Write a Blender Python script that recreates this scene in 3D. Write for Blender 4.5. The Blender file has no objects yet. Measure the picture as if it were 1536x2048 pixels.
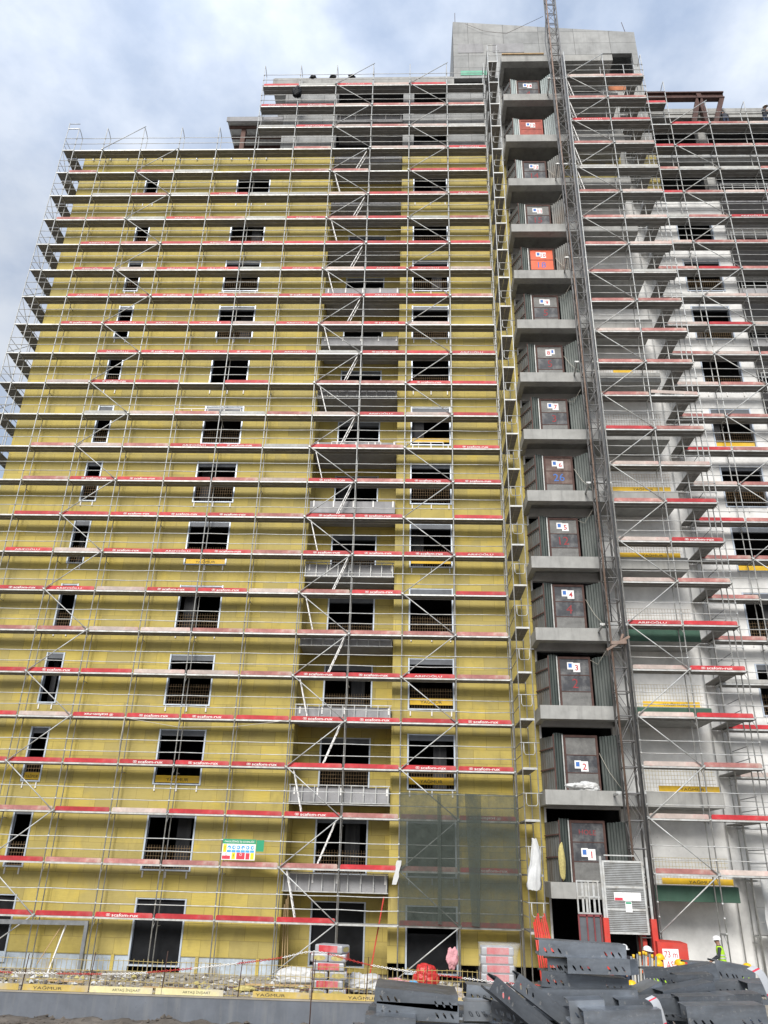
import bpy, bmesh, math, random
from math import sin, cos, pi, radians
from mathutils import Vector, Matrix, noise
from mathutils.geometry import tessellate_polygon
random.seed(7)
C = bpy.context.scene.collection
SC = bpy.context.scene

# ------------------------------------------------------------------ camera
CAMX, CAMZ, CAMD, YAW, PIT, ROL, FPX = 22.7638, 2.2288, 35.0741, -0.0391, .4293, .0260, 1538.0
_f = Vector((sin(YAW) * cos(PIT), cos(YAW) * cos(PIT), sin(PIT)))
_r = Vector((cos(YAW), -sin(YAW), 0)); _u = _r.cross(_f)
RV = cos(ROL) * _r + sin(ROL) * _u; UV = -sin(ROL) * _r + cos(ROL) * _u
CP = Vector((CAMX, -CAMD, CAMZ))
cam = bpy.data.cameras.new('camera'); camo = bpy.data.objects.new('camera', cam); C.objects.link(camo)
camo.matrix_world = Matrix(((RV.x, UV.x, -_f.x, CP.x), (RV.y, UV.y, -_f.y, CP.y), (RV.z, UV.z, -_f.z, CP.z), (0, 0, 0, 1)))
cam.sensor_fit = 'VERTICAL'; cam.sensor_height = 24; cam.lens = FPX / 2048 * 24
cam.clip_start = .1; cam.clip_end = 3000
SC.camera = camo

def at(x, y, Y):
    """where the sight line of photo pixel (x, y) meets the plane Y"""
    d = _f + RV * ((x - 768) / FPX) + UV * ((1024 - y) / FPX)
    return CP + d * ((Y - CP.y) / d.y)

# ------------------------------------------------------------------ materials
MATS = {}
def nodes(name):
    m = bpy.data.materials.new(name); m.use_nodes = True
    nt = m.node_tree; b = nt.nodes['Principled BSDF']
    MATS[name] = m
    return m, nt, b
def mth(nt, op, a, b=None, clamp=False):
    n = nt.nodes.new('ShaderNodeMath'); n.operation = op; n.use_clamp = clamp
    for i, v in enumerate((a, b)):
        if v is None: continue
        if isinstance(v, (int, float)): n.inputs[i].default_value = v
        else: nt.links.new(v, n.inputs[i])
    return n.outputs[0]
def mixc(nt, fac, a, b, mode='MIX'):
    n = nt.nodes.new('ShaderNodeMix'); n.data_type = 'RGBA'; n.blend_type = mode
    for i, v in ((0, fac), (6, a), (7, b)):
        if isinstance(v, (int, float)): n.inputs[i].default_value = v
        elif isinstance(v, tuple): n.inputs[i].default_value = v + ((1,) if len(v) == 3 else ())
        else: nt.links.new(v, n.inputs[i])
    return n.outputs[2]
def coords(nt, scale=(1, 1, 1), kind='Object'):
    t = nt.nodes.new('ShaderNodeTexCoord'); mp = nt.nodes.new('ShaderNodeMapping')
    mp.inputs['Scale'].default_value = scale
    nt.links.new(t.outputs[kind], mp.inputs[0]); return mp.outputs[0]
def nz(nt, vec, scale, detail=4, rough=.55):
    n = nt.nodes.new('ShaderNodeTexNoise'); n.inputs['Scale'].default_value = scale
    n.inputs['Detail'].default_value = detail; n.inputs['Roughness'].default_value = rough
    nt.links.new(vec, n.inputs['Vector']); return n.outputs['Fac']
def ramp(nt, v, lo, hi):
    n = nt.nodes.new('ShaderNodeMapRange'); n.inputs[1].default_value = lo; n.inputs[2].default_value = hi
    nt.links.new(v, n.inputs[0]); return n.outputs[0]
def bump(nt, b, h, s=.3, d=.02):
    n = nt.nodes.new('ShaderNodeBump'); n.inputs['Strength'].default_value = s; n.inputs['Distance'].default_value = d
    nt.links.new(h, n.inputs['Height']); nt.links.new(n.outputs[0], b.inputs['Normal'])

def simple(name, col, rough=.7, metal=0., var=.15, scale=3., stretch=(1, 1, 1), dirt=None, dirt_amt=.5, alpha=None, rnd=0.):
    m, nt, b = nodes(name)
    v = coords(nt, stretch)
    f = nz(nt, v, scale)
    c = mixc(nt, ramp(nt, f, .3, .7), tuple(x * (1 - var) for x in col), tuple(min(1, x * (1 + var)) for x in col))
    if dirt:
        g = nz(nt, v, scale * .45, 6, .65)
        c = mixc(nt, mth(nt, 'MULTIPLY', ramp(nt, g, .48, .66), dirt_amt, True), c, dirt)
    if rnd:
        oi = nt.nodes.new('ShaderNodeObjectInfo')
        k = mth(nt, 'ADD', mth(nt, 'MULTIPLY', oi.outputs['Random'], rnd), 1 - rnd / 2)
        hs = nt.nodes.new('ShaderNodeHueSaturation'); nt.links.new(k, hs.inputs['Value']); nt.links.new(c, hs.inputs['Color']); c = hs.outputs[0]
    nt.links.new(c, b.inputs['Base Color']); b.inputs['Roughness'].default_value = rough; b.inputs['Metallic'].default_value = metal
    if alpha is not None: b.inputs['Alpha'].default_value = alpha
    return m

def insulation(name, tint=1.0):
    m, nt, b = nodes(name)
    t = nt.nodes.new('ShaderNodeTexCoord'); s = nt.nodes.new('ShaderNodeSeparateXYZ'); nt.links.new(t.outputs['Object'], s.inputs[0])
    cx = nt.nodes.new('ShaderNodeCombineXYZ'); nt.links.new(mth(nt, 'ADD', s.outputs[0], s.outputs[1]), cx.inputs[0]); nt.links.new(s.outputs[2], cx.inputs[1])
    br = nt.nodes.new('ShaderNodeTexBrick'); nt.links.new(cx.outputs[0], br.inputs['Vector'])
    br.inputs['Scale'].default_value = 1; br.inputs['Brick Width'].default_value = 1.2; br.inputs['Row Height'].default_value = .6
    br.inputs['Mortar Size'].default_value = .010; br.inputs['Mortar Smooth'].default_value = .5
    br.inputs['Color1'].default_value = (.55, .435, .105, 1); br.inputs['Color2'].default_value = (.38, .315, .115, 1); br.inputs['Mortar'].default_value = (.19, .145, .045, 1)
    c = br.outputs['Color']
    fib = nt.nodes.new('ShaderNodeMapping'); fib.inputs['Scale'].default_value = (2.2, 1, 26); nt.links.new(t.outputs['Object'], fib.inputs[0])
    f = nz(nt, fib.outputs[0], 1.0, 6, .65)
    c = mixc(nt, mth(nt, 'MULTIPLY', ramp(nt, f, .35, .7), .38), c, (.34, .27, .075))
    g = nz(nt, t.outputs['Object'], .35, 5, .6)
    c = mixc(nt, mth(nt, 'MULTIPLY', ramp(nt, g, .45, .7), .5), c, (.41, .335, .13))
    h = nz(nt, t.outputs['Object'], .8, 3, .5)
    c = mixc(nt, mth(nt, 'MULTIPLY', ramp(nt, h, .58, .75), .5), c, (.60, .44, .06))
    sm = nt.nodes.new('ShaderNodeMapping'); sm.inputs['Scale'].default_value = (1.1, 1, .55); nt.links.new(t.outputs['Object'], sm.inputs[0])
    sn = nz(nt, sm.outputs[0], 1.0, 8, .68)
    c = mixc(nt, mth(nt, 'MULTIPLY', ramp(nt, sn, .50, .68), .5), c, (.25, .205, .075))
    k = nz(nt, t.outputs['Object'], 5, 6, .7)
    c = mixc(nt, mth(nt, 'MULTIPLY', ramp(nt, k, .66, .74), .6), c, (.2, .16, .06))
    # panels mixed towards a duller, greyer yellow with height
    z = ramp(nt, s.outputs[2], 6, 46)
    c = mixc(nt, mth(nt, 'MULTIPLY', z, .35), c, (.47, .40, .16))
    nt.links.new(c, b.inputs['Base Color']); b.inputs['Roughness'].default_value = .95
    bump(nt, b, f, .35, .02)
    return m

def concrete(name, col, panel=None, stain=.45, dark=(.13, .13, .125)):
    m, nt, b = nodes(name)
    t = nt.nodes.new('ShaderNodeTexCoord'); o = t.outputs['Object']
    f = nz(nt, o, 1.3, 7, .62)
    c = mixc(nt, ramp(nt, f, .3, .72), tuple(x * .78 for x in col), tuple(x * 1.12 for x in col))
    mp = nt.nodes.new('ShaderNodeMapping'); mp.inputs['Scale'].default_value = (3.5, 3.5, .35); nt.links.new(o, mp.inputs[0])
    st = nz(nt, mp.outputs[0], 1, 5, .6)
    c = mixc(nt, mth(nt, 'MULTIPLY', ramp(nt, st, .5, .75), stain), c, dark)
    sp = nz(nt, o, 9, 3, .6)
    c = mixc(nt, mth(nt, 'MULTIPLY', ramp(nt, sp, .66, .76), .5), c, tuple(x * .5 for x in col))
    if panel:
        s = nt.nodes.new('ShaderNodeSeparateXYZ'); nt.links.new(o, s.inputs[0])
        cx = nt.nodes.new('ShaderNodeCombineXYZ'); nt.links.new(mth(nt, 'ADD', s.outputs[0], s.outputs[1]), cx.inputs[0]); nt.links.new(s.outputs[2], cx.inputs[1])
        br = nt.nodes.new('ShaderNodeTexBrick'); br.offset = 0; nt.links.new(cx.outputs[0], br.inputs['Vector'])
        br.inputs['Scale'].default_value = 1; br.inputs['Brick Width'].default_value = panel[0]; br.inputs['Row Height'].default_value = panel[1]
        br.inputs['Mortar Size'].default_value = .018
        br.inputs['Color1'].default_value = (1, 1, 1, 1); br.inputs['Color2'].default_value = (.82, .83, .84, 1); br.inputs['Mortar'].default_value = (.45, .45, .45, 1)
        c = mixc(nt, 1.0, c, br.outputs['Color'], 'MULTIPLY')
    nt.links.new(c, b.inputs['Base Color']); b.inputs['Roughness'].default_value = .9
    bump(nt, b, f, .25, .02)
    return m

insulation('insulation')
concrete('concrete', (.36, .36, .345)); concrete('concrete_panels', (.37, .375, .37), (2.5, 1.25), .3)
concrete('concrete_shaded', (.03, .031, .034)); concrete('concrete_band', (.33, .33, .34), None, .35)  # interior walls and boards painted near black, room shade put into the colour
concrete('wall_paint', (.14, .155, .18), None, .4, (.25, .25, .24)); concrete('terrace', (.33, .30, .25), None, .5, (.2, .17, .13))
concrete('plaster', (.76, .76, .745), None, .10, (.62, .61, .59)); concrete('green_render', (.055, .12, .085), None, .3, (.12, .17, .14))
simple('shaded_inside', (.012, .013, .016), .9); simple('xps', (.40, .46, .52), .8, 0, .25, 2, dirt=(.34, .30, .23), dirt_amt=.95)
simple('galvanised', (.47, .48, .475), .45, .2, .22, 5, dirt=(.4, .36, .28), dirt_amt=.35)
simple('galvanised_dark', (.2, .21, .22), .5, .5, .2, 5)
simple('deck_edge', (.55, .56, .55), .5, .3, .2, 4, dirt=(.28, .24, .18), dirt_amt=.5)
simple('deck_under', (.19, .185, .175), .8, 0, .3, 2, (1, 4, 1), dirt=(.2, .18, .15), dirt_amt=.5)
simple('toe_red', (.43, .02, .028), .6, 0, .25, 3, (1, 1, 1), dirt=(.40, .13, .12), dirt_amt=.65, rnd=.35)
simple('toe_faded', (.40, .17, .155), .8, 0, .25, 3, (1, 1, 1), dirt=(.52, .42, .36), dirt_amt=.9, rnd=.3)
simple('toe_pale', (.5, .42, .38), .85, 0, .2, 3, dirt=(.5, .27, .25), dirt_amt=.6, rnd=.3)
simple('toe_grey', (.42, .42, .40), .8, 0, .2, 3, dirt=(.3, .27, .24), dirt_amt=.6, rnd=.3)
simple('paint_white', (.78, .77, .75), .6, 0, .05); simple('paper', (.82, .82, .82), .7, 0, .03)
simple('paint_worn', (.62, .42, .4), .7, 0, .2)
simple('frame_profile', (.50, .56, .64), .4, .2, .12, 3); simple('shutter_box', (.11, .12, .135), .6, .2, .15, 3)
simple('rebar', (.30, .21, .12), .8, .1, .25, 6); simple('rebar_rust', (.07, .035, .025), .85, 0, .25, 6)
simple('mesh_yellow', (.46, .36, .13), .7, 0, .2, 6)
simple('banner_yellow', (.72, .45, .02), .6, 0, .08, 4, dirt=(.5, .36, .12), dirt_amt=.4); simple('banner_muddy', (.50, .37, .10), .7, 0, .15, 3, dirt=(.44, .38, .28), dirt_amt=.95); simple('banner_pale', (.68, .62, .34), .7, 0, .12, 3, dirt=(.5, .46, .38), dirt_amt=.9)
simple('ink', (.03, .028, .03), .7); simple('ink_soft', (.10, .09, .07), .7)
simple('ink_red', (.5, .02, .03), .7); simple('spray_red', (.27, .04, .045), .8, 0, .3, 9); simple('ink_blue', (.05, .16, .48), .7, 0, .1); simple('sheet_metal', (.15, .155, .15), .55, .35, .3, 2.5, (1, 1, .3), dirt=(.11, .075, .05), dirt_amt=.6)
simple('sheet_green', (.045, .058, .054), .5, .3, .3, 2.5, (1, 1, .25), dirt=(.16, .17, .16), dirt_amt=.5)
simple('sheet_pale', (.25, .29, .29), .5, .3, .25, 2.5, (1, 1, .25), dirt=(.1, .1, .1), dirt_amt=.4)
simple('door_dark', (.05, .053, .062), .6, .2, .3, 3, dirt=(.3, .3, .29), dirt_amt=.45); simple('door_grey', (.17, .17, .165), .6, .2, .3, 3, dirt=(.07, .07, .07), dirt_amt=.6)
simple('door_brown', (.12, .075, .065), .7, .1, .3, 3, dirt=(.28, .25, .22), dirt_amt=.5); simple('door_red', (.30, .06, .04), .6, .1, .3, 3); simple('door_orange', (.72, .10, .025), .5, 0, .2, 3)
simple('rust_brown', (.085, .045, .038), .8, .1, .3, 4); simple('red_machine', (.55, .05, .035), .5, .1, .15, 3, dirt=(.3, .12, .1), dirt_amt=.4); simple('red_dark', (.2, .045, .05), .6, .1, .2, 3)
simple('mast_steel', (.17, .17, .17), .6, .4, .3, 3, dirt=(.2, .17, .15), dirt_amt=.5); simple('mast_rust', (.22, .15, .115), .7, .2, .3, 3, dirt=(.3, .27, .25), dirt_amt=.5)
simple('pole_dark', (.10, .105, .11), .5, .4, .2, 3)
simple('bracket_steel', (.165, .185, .212), .28, .6, .35, 3.2, (1, 1, 2), dirt=(.09, .085, .08), dirt_amt=.7, rnd=.6); simple('bracket_bright', (.30, .33, .37), .3, .75, .2, 2.5)
simple('strap', (.42, .44, .47), .6, 0, .1); simple('timber', (.42, .29, .15), .8, 0, .2, 3, (1, 1, .2)); simple('timber_dark', (.10, .055, .045), .8, 0, .3, 3, (1, 1, .2))
simple('dirt', (.105, .09, .075), .95, 0, .4, 2, dirt=(.2, .175, .15), dirt_amt=.6); simple('rubble', (.36, .34, .30), .95, 0, .35, 3, rnd=.3)
simple('plastic_black', (.012, .013, .015), .5, 0, .3, 2); simple('plastic_red', (.48, .03, .028), .45, 0, .1); simple('plastic_pink', (.62, .3, .33), .7, 0, .15)
simple('plastic_blue', (.12, .36, .62), .5, 0, .1); simple('plastic_white', (.56, .57, .57), .45, 0, .12, 3, dirt=(.5, .49, .46), dirt_amt=.5); simple('sack', (.5, .45, .38), .85, 0, .25, 4, dirt=(.2, .18, .35), dirt_amt=.25)
simple('wool_end', (.46, .40, .16), .95, 0, .2, 12); simple('pack_red', (.55, .05, .06), .5, 0, .1, 3, dirt=(.6, .4, .4), dirt_amt=.5); simple('pack_grey', (.36, .37, .39), .4, 0, .15, 3)
simple('skin', (.30, .17, .115), .6, 0, .05); simple('cloth_dark', (.035, .038, .048), .9, 0, .2, 6); simple('cloth_navy', (.03, .045, .08), .9, 0, .2, 6); simple('hat_yellow', (.80, .47, .01), .4, 0, .03); simple('hat_white', (.74, .75, .75), .4, 0, .03)
simple('vest_lime', (.42, .72, .03), .7, 0, .08); simple('vest_orange', (.80, .13, .02), .7, 0, .08); simple('reflect', (.6, .62, .6), .4, .3, .05)
simple('sign_green', (.02, .30, .15), .6, 0, .04); simple('sign_blue', (.08, .36, .68), .6, 0, .04); simple('sign_pale', (.55, .78, .9), .6, 0, .03); simple('sign_yellow', (.80, .62, .02), .6, 0, .04); simple('sign_red', (.60, .04, .07), .6, 0, .04); simple('brick_orange', (.45, .17, .08), .9, 0, .15)
simple('rope', (.5, .47, .40), .9, 0, .1); simple('green_patch', (.16, .42, .30), .8, 0, .15)
def scratched(name, col):
    m = MATS[name]; nt = m.node_tree; b = nt.nodes['Principled BSDF']; src = b.inputs['Base Color'].links[0].from_socket
    v = coords(nt, (1.5, 1.5, 40)); f = nz(nt, v, 2.0, 6, .7); g = nz(nt, coords(nt), 14, 4, .7)
    c = mixc(nt, mth(nt, 'MULTIPLY', ramp(nt, f, .55, .68), .45), src, col)
    c = mixc(nt, mth(nt, 'MULTIPLY', ramp(nt, g, .60, .68), .55), c, (.42, .41, .39))
    nt.links.new(c, b.inputs['Base Color']); r = mth(nt, 'ADD', mth(nt, 'MULTIPLY', nz(nt, coords(nt), 4, 4), .35), .2); nt.links.new(r, b.inputs['Roughness'])
scratched('bracket_steel', (.22, .235, .26)); scratched('bracket_bright', (.15, .16, .17))
def cladmat():
    m, nt, b = nodes('hoarding')
    v = coords(nt); w = nt.nodes.new('ShaderNodeTexWave'); w.bands_direction = 'Z'; w.inputs['Scale'].default_value = 4.4; nt.links.new(v, w.inputs[0])
    d = nz(nt, v, 3, 5)
    c = mixc(nt, ramp(nt, d, .35, .7), (.33, .34, .34), (.22, .22, .21)); nt.links.new(c, b.inputs['Base Color']); b.inputs['Roughness'].default_value = .45; b.inputs['Metallic'].default_value = .4
cladmat()
def film(name, col, alpha, rough=.2):
    m, nt, b = nodes(name)
    v = coords(nt); f = nz(nt, v, 2.5, 6, .7)
    tr = nt.nodes.new('ShaderNodeBsdfTransparent'); mx = nt.nodes.new('ShaderNodeMixShader')
    fac = mth(nt, 'ADD', mth(nt, 'MULTIPLY', ramp(nt, f, .3, .7), alpha * .5), alpha * .72)
    nt.links.new(fac, mx.inputs[0]); nt.links.new(tr.outputs[0], mx.inputs[1]); nt.links.new(b.outputs[0], mx.inputs[2])
    nt.links.new(mx.outputs[0], nt.nodes['Material Output'].inputs[0])
    b.inputs['Base Color'].default_value = col + (1,); b.inputs['Roughness'].default_value = rough
    return m
MATS['plastic_black'].node_tree.nodes['Principled BSDF'].inputs['Specular IOR Level'].default_value = .12
film('net', (.055, .068, .058), .66, .9); film('wrap', (.75, .77, .78), .2, .25)

# ------------------------------------------------------------------ mesh building
class MB:
    def __init__(s): s.v = []; s.f = []; s.m = []; s.smooth = []
    def face(s, pts, mi=0, sm=False):
        n = len(s.v); s.v += [tuple(p) for p in pts]; s.f.append(tuple(range(n, n + len(pts)))); s.m.append(mi); s.smooth.append(sm)
    def add(s, vs, fs, mi=0, sm=False):
        n = len(s.v); s.v += [tuple(p) for p in vs]
        for f in fs: s.f.append(tuple(n + i for i in f)); s.m.append(mi); s.smooth.append(sm)
    def box(s, x0, x1, y0, y1, z0, z1, mi=0):
        v = [(x0, y0, z0), (x1, y0, z0), (x1, y1, z0), (x0, y1, z0), (x0, y0, z1), (x1, y0, z1), (x1, y1, z1), (x0, y1, z1)]
        s.add(v, [(0, 3, 2, 1), (4, 5, 6, 7), (0, 1, 5, 4), (1, 2, 6, 5), (2, 3, 7, 6), (3, 0, 4, 7)], mi)
    def obox(s, M, hx, hy, hz, mi=0):
        v = [M @ Vector(p) for p in ((-hx, -hy, -hz), (hx, -hy, -hz), (hx, hy, -hz), (-hx, hy, -hz), (-hx, -hy, hz), (hx, -hy, hz), (hx, hy, hz), (-hx, hy, hz))]
        s.add(v, [(0, 3, 2, 1), (4, 5, 6, 7), (0, 1, 5, 4), (1, 2, 6, 5), (2, 3, 7, 6), (3, 0, 4, 7)], mi)
    def bar(s, a, b, w, h, mi=0, up=Vector((0, 0, 1))):
        a = Vector(a); b = Vector(b); d = (b - a); L = d.length; d.normalize()
        if abs(d.dot(up)) > .98: up = Vector((1, 0, 0))
        x = d.cross(up).normalized(); z = x.cross(d)
        M = Matrix(((x.x, d.x, z.x, (a.x + b.x) / 2), (x.y, d.y, z.y, (a.y + b.y) / 2), (x.z, d.z, z.z, (a.z + b.z) / 2), (0, 0, 0, 1)))
        s.obox(M, w / 2, L / 2, h / 2, mi)
    def tube(s, pts, r=.024, n=6, mi=0, cap=True):
        pts = [Vector(p) for p in pts]; k = len(pts); base = len(s.v)
        prev = None
        for i, p in enumerate(pts):
            d = (pts[min(i + 1, k - 1)] - pts[max(i - 1, 0)]).normalized()
            if prev is None:
                u = Vector((0, 0, 1)) if abs(d.z) < .9 else Vector((1, 0, 0))
                x = d.cross(u).normalized()
            else:
                x = (prev - d * prev.dot(d)).normalized()
            prev = x; y = d.cross(x)
            rr = r[i] if isinstance(r, (list, tuple)) else r
            for j in range(n):
                a = 2 * pi * j / n; s.v.append(tuple(p + x * (rr * cos(a)) + y * (rr * sin(a))))
        for i in range(k - 1):
            for j in range(n):
                s.f.append((base + i * n + j, base + i * n + (j + 1) % n, base + (i + 1) * n + (j + 1) % n, base + (i + 1) * n + j)); s.m.append(mi); s.smooth.append(True)
        if cap:
            s.f.append(tuple(base + j for j in range(n))[::-1]); s.m.append(mi); s.smooth.append(False)
            s.f.append(tuple(base + (k - 1) * n + j for j in range(n))); s.m.append(mi); s.smooth.append(False)
    def wall(s, x0, x1, z0, z1, Y, th, holes, mi=0, rmi=None):
        """wall in the plane Y facing -Y, with rectangular holes (x0,x1,z0,z1) that have reveals"""
        rmi = mi if rmi is None else rmi
        xs = sorted({x0, x1, *[h[0] for h in holes], *[h[1] for h in holes]}); zs = sorted({z0, z1, *[h[2] for h in holes], *[h[3] for h in holes]})
        xs = [x for x in xs if x0 <= x <= x1]; zs = [z for z in zs if z0 <= z <= z1]
        def solid(i, j):
            if not (0 <= i < len(xs) - 1 and 0 <= j < len(zs) - 1): return False
            cx = (xs[i] + xs[i + 1]) / 2; cz = (zs[j] + zs[j + 1]) / 2
            return not any(h[0] < cx < h[1] and h[2] < cz < h[3] for h in holes)
        for i in range(len(xs) - 1):
            for j in range(len(zs) - 1):
                if not solid(i, j): continue
                a, b, c, d = xs[i], xs[i + 1], zs[j], zs[j + 1]; Z = Y + th
                s.face([(a, Y, c), (b, Y, c), (b, Y, d), (a, Y, d)], mi); s.face([(a, Z, c), (a, Z, d), (b, Z, d), (b, Z, c)], mi)
                if not solid(i - 1, j): s.face([(a, Y, c), (a, Y, d), (a, Z, d), (a, Z, c)], rmi)
                if not solid(i + 1, j): s.face([(b, Y, c), (b, Z, c), (b, Z, d), (b, Y, d)], rmi)
                if not solid(i, j - 1): s.face([(a, Y, c), (a, Z, c), (b, Z, c), (b, Y, c)], rmi)
                if not solid(i, j + 1): s.face([(a, Y, d), (b, Y, d), (b, Z, d), (a, Z, d)], rmi)
    def build(s, name, mats, parent=None, off=None):
        if isinstance(mats, str): mats = [mats]
        if off is None: off = root_loc(parent) if parent else Vector((0, 0, 0))
        me = bpy.data.meshes.new(name)
        me.from_pydata([(x - off.x, y - off.y, z - off.z) for x, y, z in s.v], [], s.f)
        for m in mats: me.materials.append(MATS[m])
        me.polygons.foreach_set('material_index', s.m); me.polygons.foreach_set('use_smooth', s.smooth); me.update()
        o = bpy.data.objects.new(name, me); C.objects.link(o)
        if parent: o.parent = parent
        else: o.location = off
        return o
def root_loc(o):
    while o.parent: o = o.parent
    return o.location.copy()
def tag(o, label, cat, group=None, kind=None):
    o['label'] = label; o['category'] = cat
    if group: o['group'] = group
    if kind: o['kind'] = kind
    return o
def thing(name, label, cat, loc, group=None):
    o = bpy.data.objects.new(name, None); o.location = loc; C.objects.link(o); o.empty_display_size = .2
    return tag(o, label, cat, group)
def struct(o): o['kind'] = 'structure'; return o
def single(mb, name, mats, label, cat, loc, group=None):
    o = mb.build(name, mats, None, Vector(loc)); return tag(o, label, cat, group)
ORD = ['zeroth', 'first', 'second', 'third', 'fourth', 'fifth', 'sixth', 'seventh', 'eighth', 'ninth', 'tenth', 'eleventh', 'twelfth', 'thirteenth', 'fourteenth', 'fifteenth', 'sixteenth',
       'seventeenth', 'eighteenth', 'nineteenth', 'twentieth', 'twenty-first', 'twenty-second', 'twenty-third', 'twenty-fourth', 'twenty-fifth', 'twenty-sixth']

# lettering: text turned into flat meshes, lying in the XZ plane facing -Y, centred on the origin
TXT = {}
def text_mesh(s, w=None, h=None, spacing=1.0, bold=0.0):
    key = (s, w, h, spacing, bold)
    if key in TXT: return TXT[key]
    cu = bpy.data.curves.new('lettering', 'FONT'); cu.body = s; cu.align_x = 'CENTER'; cu.align_y = 'CENTER'; cu.size = 1; cu.space_character = spacing; cu.offset = bold; cu.resolution_u = 2
    o = bpy.data.objects.new('lettering', cu); C.objects.link(o)
    dg = bpy.context.evaluated_depsgraph_get(); me = bpy.data.meshes.new_from_object(o.evaluated_get(dg))
    bpy.data.objects.remove(o); bpy.data.curves.remove(cu)
    vs = [v.co.copy() for v in me.vertices]
    x0 = min(v.x for v in vs); x1 = max(v.x for v in vs); y0 = min(v.y for v in vs); y1 = max(v.y for v in vs)
    sy = (h / (y1 - y0)) if h else None; sx = (w / (x1 - x0)) if w else sy
    if sy is None: sy = sx
    out = ([((v.x - (x0 + x1) / 2) * sx, 0, (v.y - (y0 + y1) / 2) * sy) for v in vs], [tuple(p.vertices) for p in me.polygons])
    bpy.data.meshes.remove(me); TXT[key] = out; return out
def put_text(mb, s, p, w=None, h=None, mi=0, spacing=1.0, bold=0.0, flip=False, rot=0):
    vs, fs = text_mesh(s, w, h, spacing, bold); k = -1 if flip else 1
    c, t = cos(rot), sin(rot)
    mb.add([(p[0] + k * (x * c - z * t), p[1], p[2] + k * (x * t + z * c)) for x, y, z in vs], fs, mi)

# ------------------------------------------------------------------ sky and light
w = bpy.data.worlds.new('World'); SC.world = w; w.use_nodes = True; nt = w.node_tree
bg = nt.nodes['Background']; bg.inputs[1].default_value = 0.1
SUN_EL, SUN_AZ = radians(37), radians(192)      # azimuth from +Y, clockwise
sky = nt.nodes.new('ShaderNodeTexSky'); sky.sky_type = 'NISHITA'; sky.sun_disc = False; sky.sun_elevation = SUN_EL; sky.sun_rotation = SUN_AZ; sky.air_density = 1.3; sky.dust_density = 1.5
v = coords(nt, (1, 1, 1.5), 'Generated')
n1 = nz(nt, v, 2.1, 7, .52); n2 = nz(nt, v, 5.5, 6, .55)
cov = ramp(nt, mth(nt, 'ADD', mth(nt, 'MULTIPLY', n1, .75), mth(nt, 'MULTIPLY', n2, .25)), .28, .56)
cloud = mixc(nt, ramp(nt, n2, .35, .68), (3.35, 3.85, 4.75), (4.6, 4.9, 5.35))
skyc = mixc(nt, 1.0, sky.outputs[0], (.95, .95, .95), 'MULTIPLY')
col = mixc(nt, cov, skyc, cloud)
# extra brightness added overhead, mostly above the view, to light the building more
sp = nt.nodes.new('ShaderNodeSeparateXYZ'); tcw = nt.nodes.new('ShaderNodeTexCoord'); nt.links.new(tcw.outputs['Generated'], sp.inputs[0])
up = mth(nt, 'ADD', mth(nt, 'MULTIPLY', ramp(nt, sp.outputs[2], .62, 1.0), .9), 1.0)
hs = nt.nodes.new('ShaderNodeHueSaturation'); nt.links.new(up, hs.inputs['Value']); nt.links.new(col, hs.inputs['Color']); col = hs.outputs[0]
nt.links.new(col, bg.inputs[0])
sl = bpy.data.lights.new('sun', 'SUN'); sl.energy = 2.6; sl.angle = radians(24); sl.color = (1, .96, .9)
so = bpy.data.objects.new('sun', sl); C.objects.link(so)
sd = Vector((sin(SUN_AZ) * cos(SUN_EL), cos(SUN_AZ) * cos(SUN_EL), sin(SUN_EL)))
so.rotation_euler = sd.to_track_quat('Z', 'Y').to_euler()
SC.view_settings.view_transform = 'Standard'; SC.view_settings.look = 'None'; SC.view_settings.exposure = 0.68; SC.view_settings.gamma = 1
SC.render.engine = 'CYCLES'
try:
    SC.cycles.use_denoising = True; SC.cycles.max_bounces = 6; SC.cycles.transparent_max_bounces = 8
except Exception: pass

# ------------------------------------------------------------------ ground
def gz(x, y):
    n = noise.noise(Vector((x * .5, y * .5, 0))) * .12 + noise.noise(Vector((x * 2.3, y * 2.3, 3))) * .05
    if y > -4.95: return -2.02 + n * .25
    if y < -23.5: return .12 + n * .3
    low = -2.72 + n * .9 if x < 27.2 else -2.05 + n * .5
    if y < -5.2 and x < 27.2:
        q = max(0, 1 - (-5.2 - y) / 1.2); low += q * (.1 + .22 * noise.noise(Vector((x * 1.1, 7, 0))) + .08 * noise.noise(Vector((x * 5, y * 5, 0))))
    t = min(1, max(0, (y + 23.5) / 4)); t = t ** .8
    return (.12 + n * .3) * (1 - t) + low * t
def axis(spec):
    out = []
    for a, b, n in spec: out += [a + (b - a) * i / n for i in range(n)]
    return out + [spec[-1][1]]
xs = axis([(-900, -60, 10), (-60, 0, 12), (0, 30, 150), (30, 60, 40), (60, 900, 12)]); ys = axis([(-900, -60, 10), (-60, -27, 12), (-27, -18, 40), (-18, -6.6, 24), (-6.6, -5.2, 14), (-5.2, -4.9, 3), (-4.9, 2, 18), (2, 60, 8), (60, 1500, 10)])
mb = MB(); V = [(x, y, gz(x, y)) for y in ys for x in xs]; nx = len(xs)
mb.add(V, [(j * nx + i, j * nx + i + 1, (j + 1) * nx + i + 1, (j + 1) * nx + i) for j in range(len(ys) - 1) for i in range(nx - 1)], 0, True)
for k, f in enumerate(mb.f):
    cy = sum(mb.v[i][1] for i in f) / 4
    if cy > -4.95 and cy < 3: mb.m[k] = 1
struct(mb.build('ground', ['dirt', 'terrace']))

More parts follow.
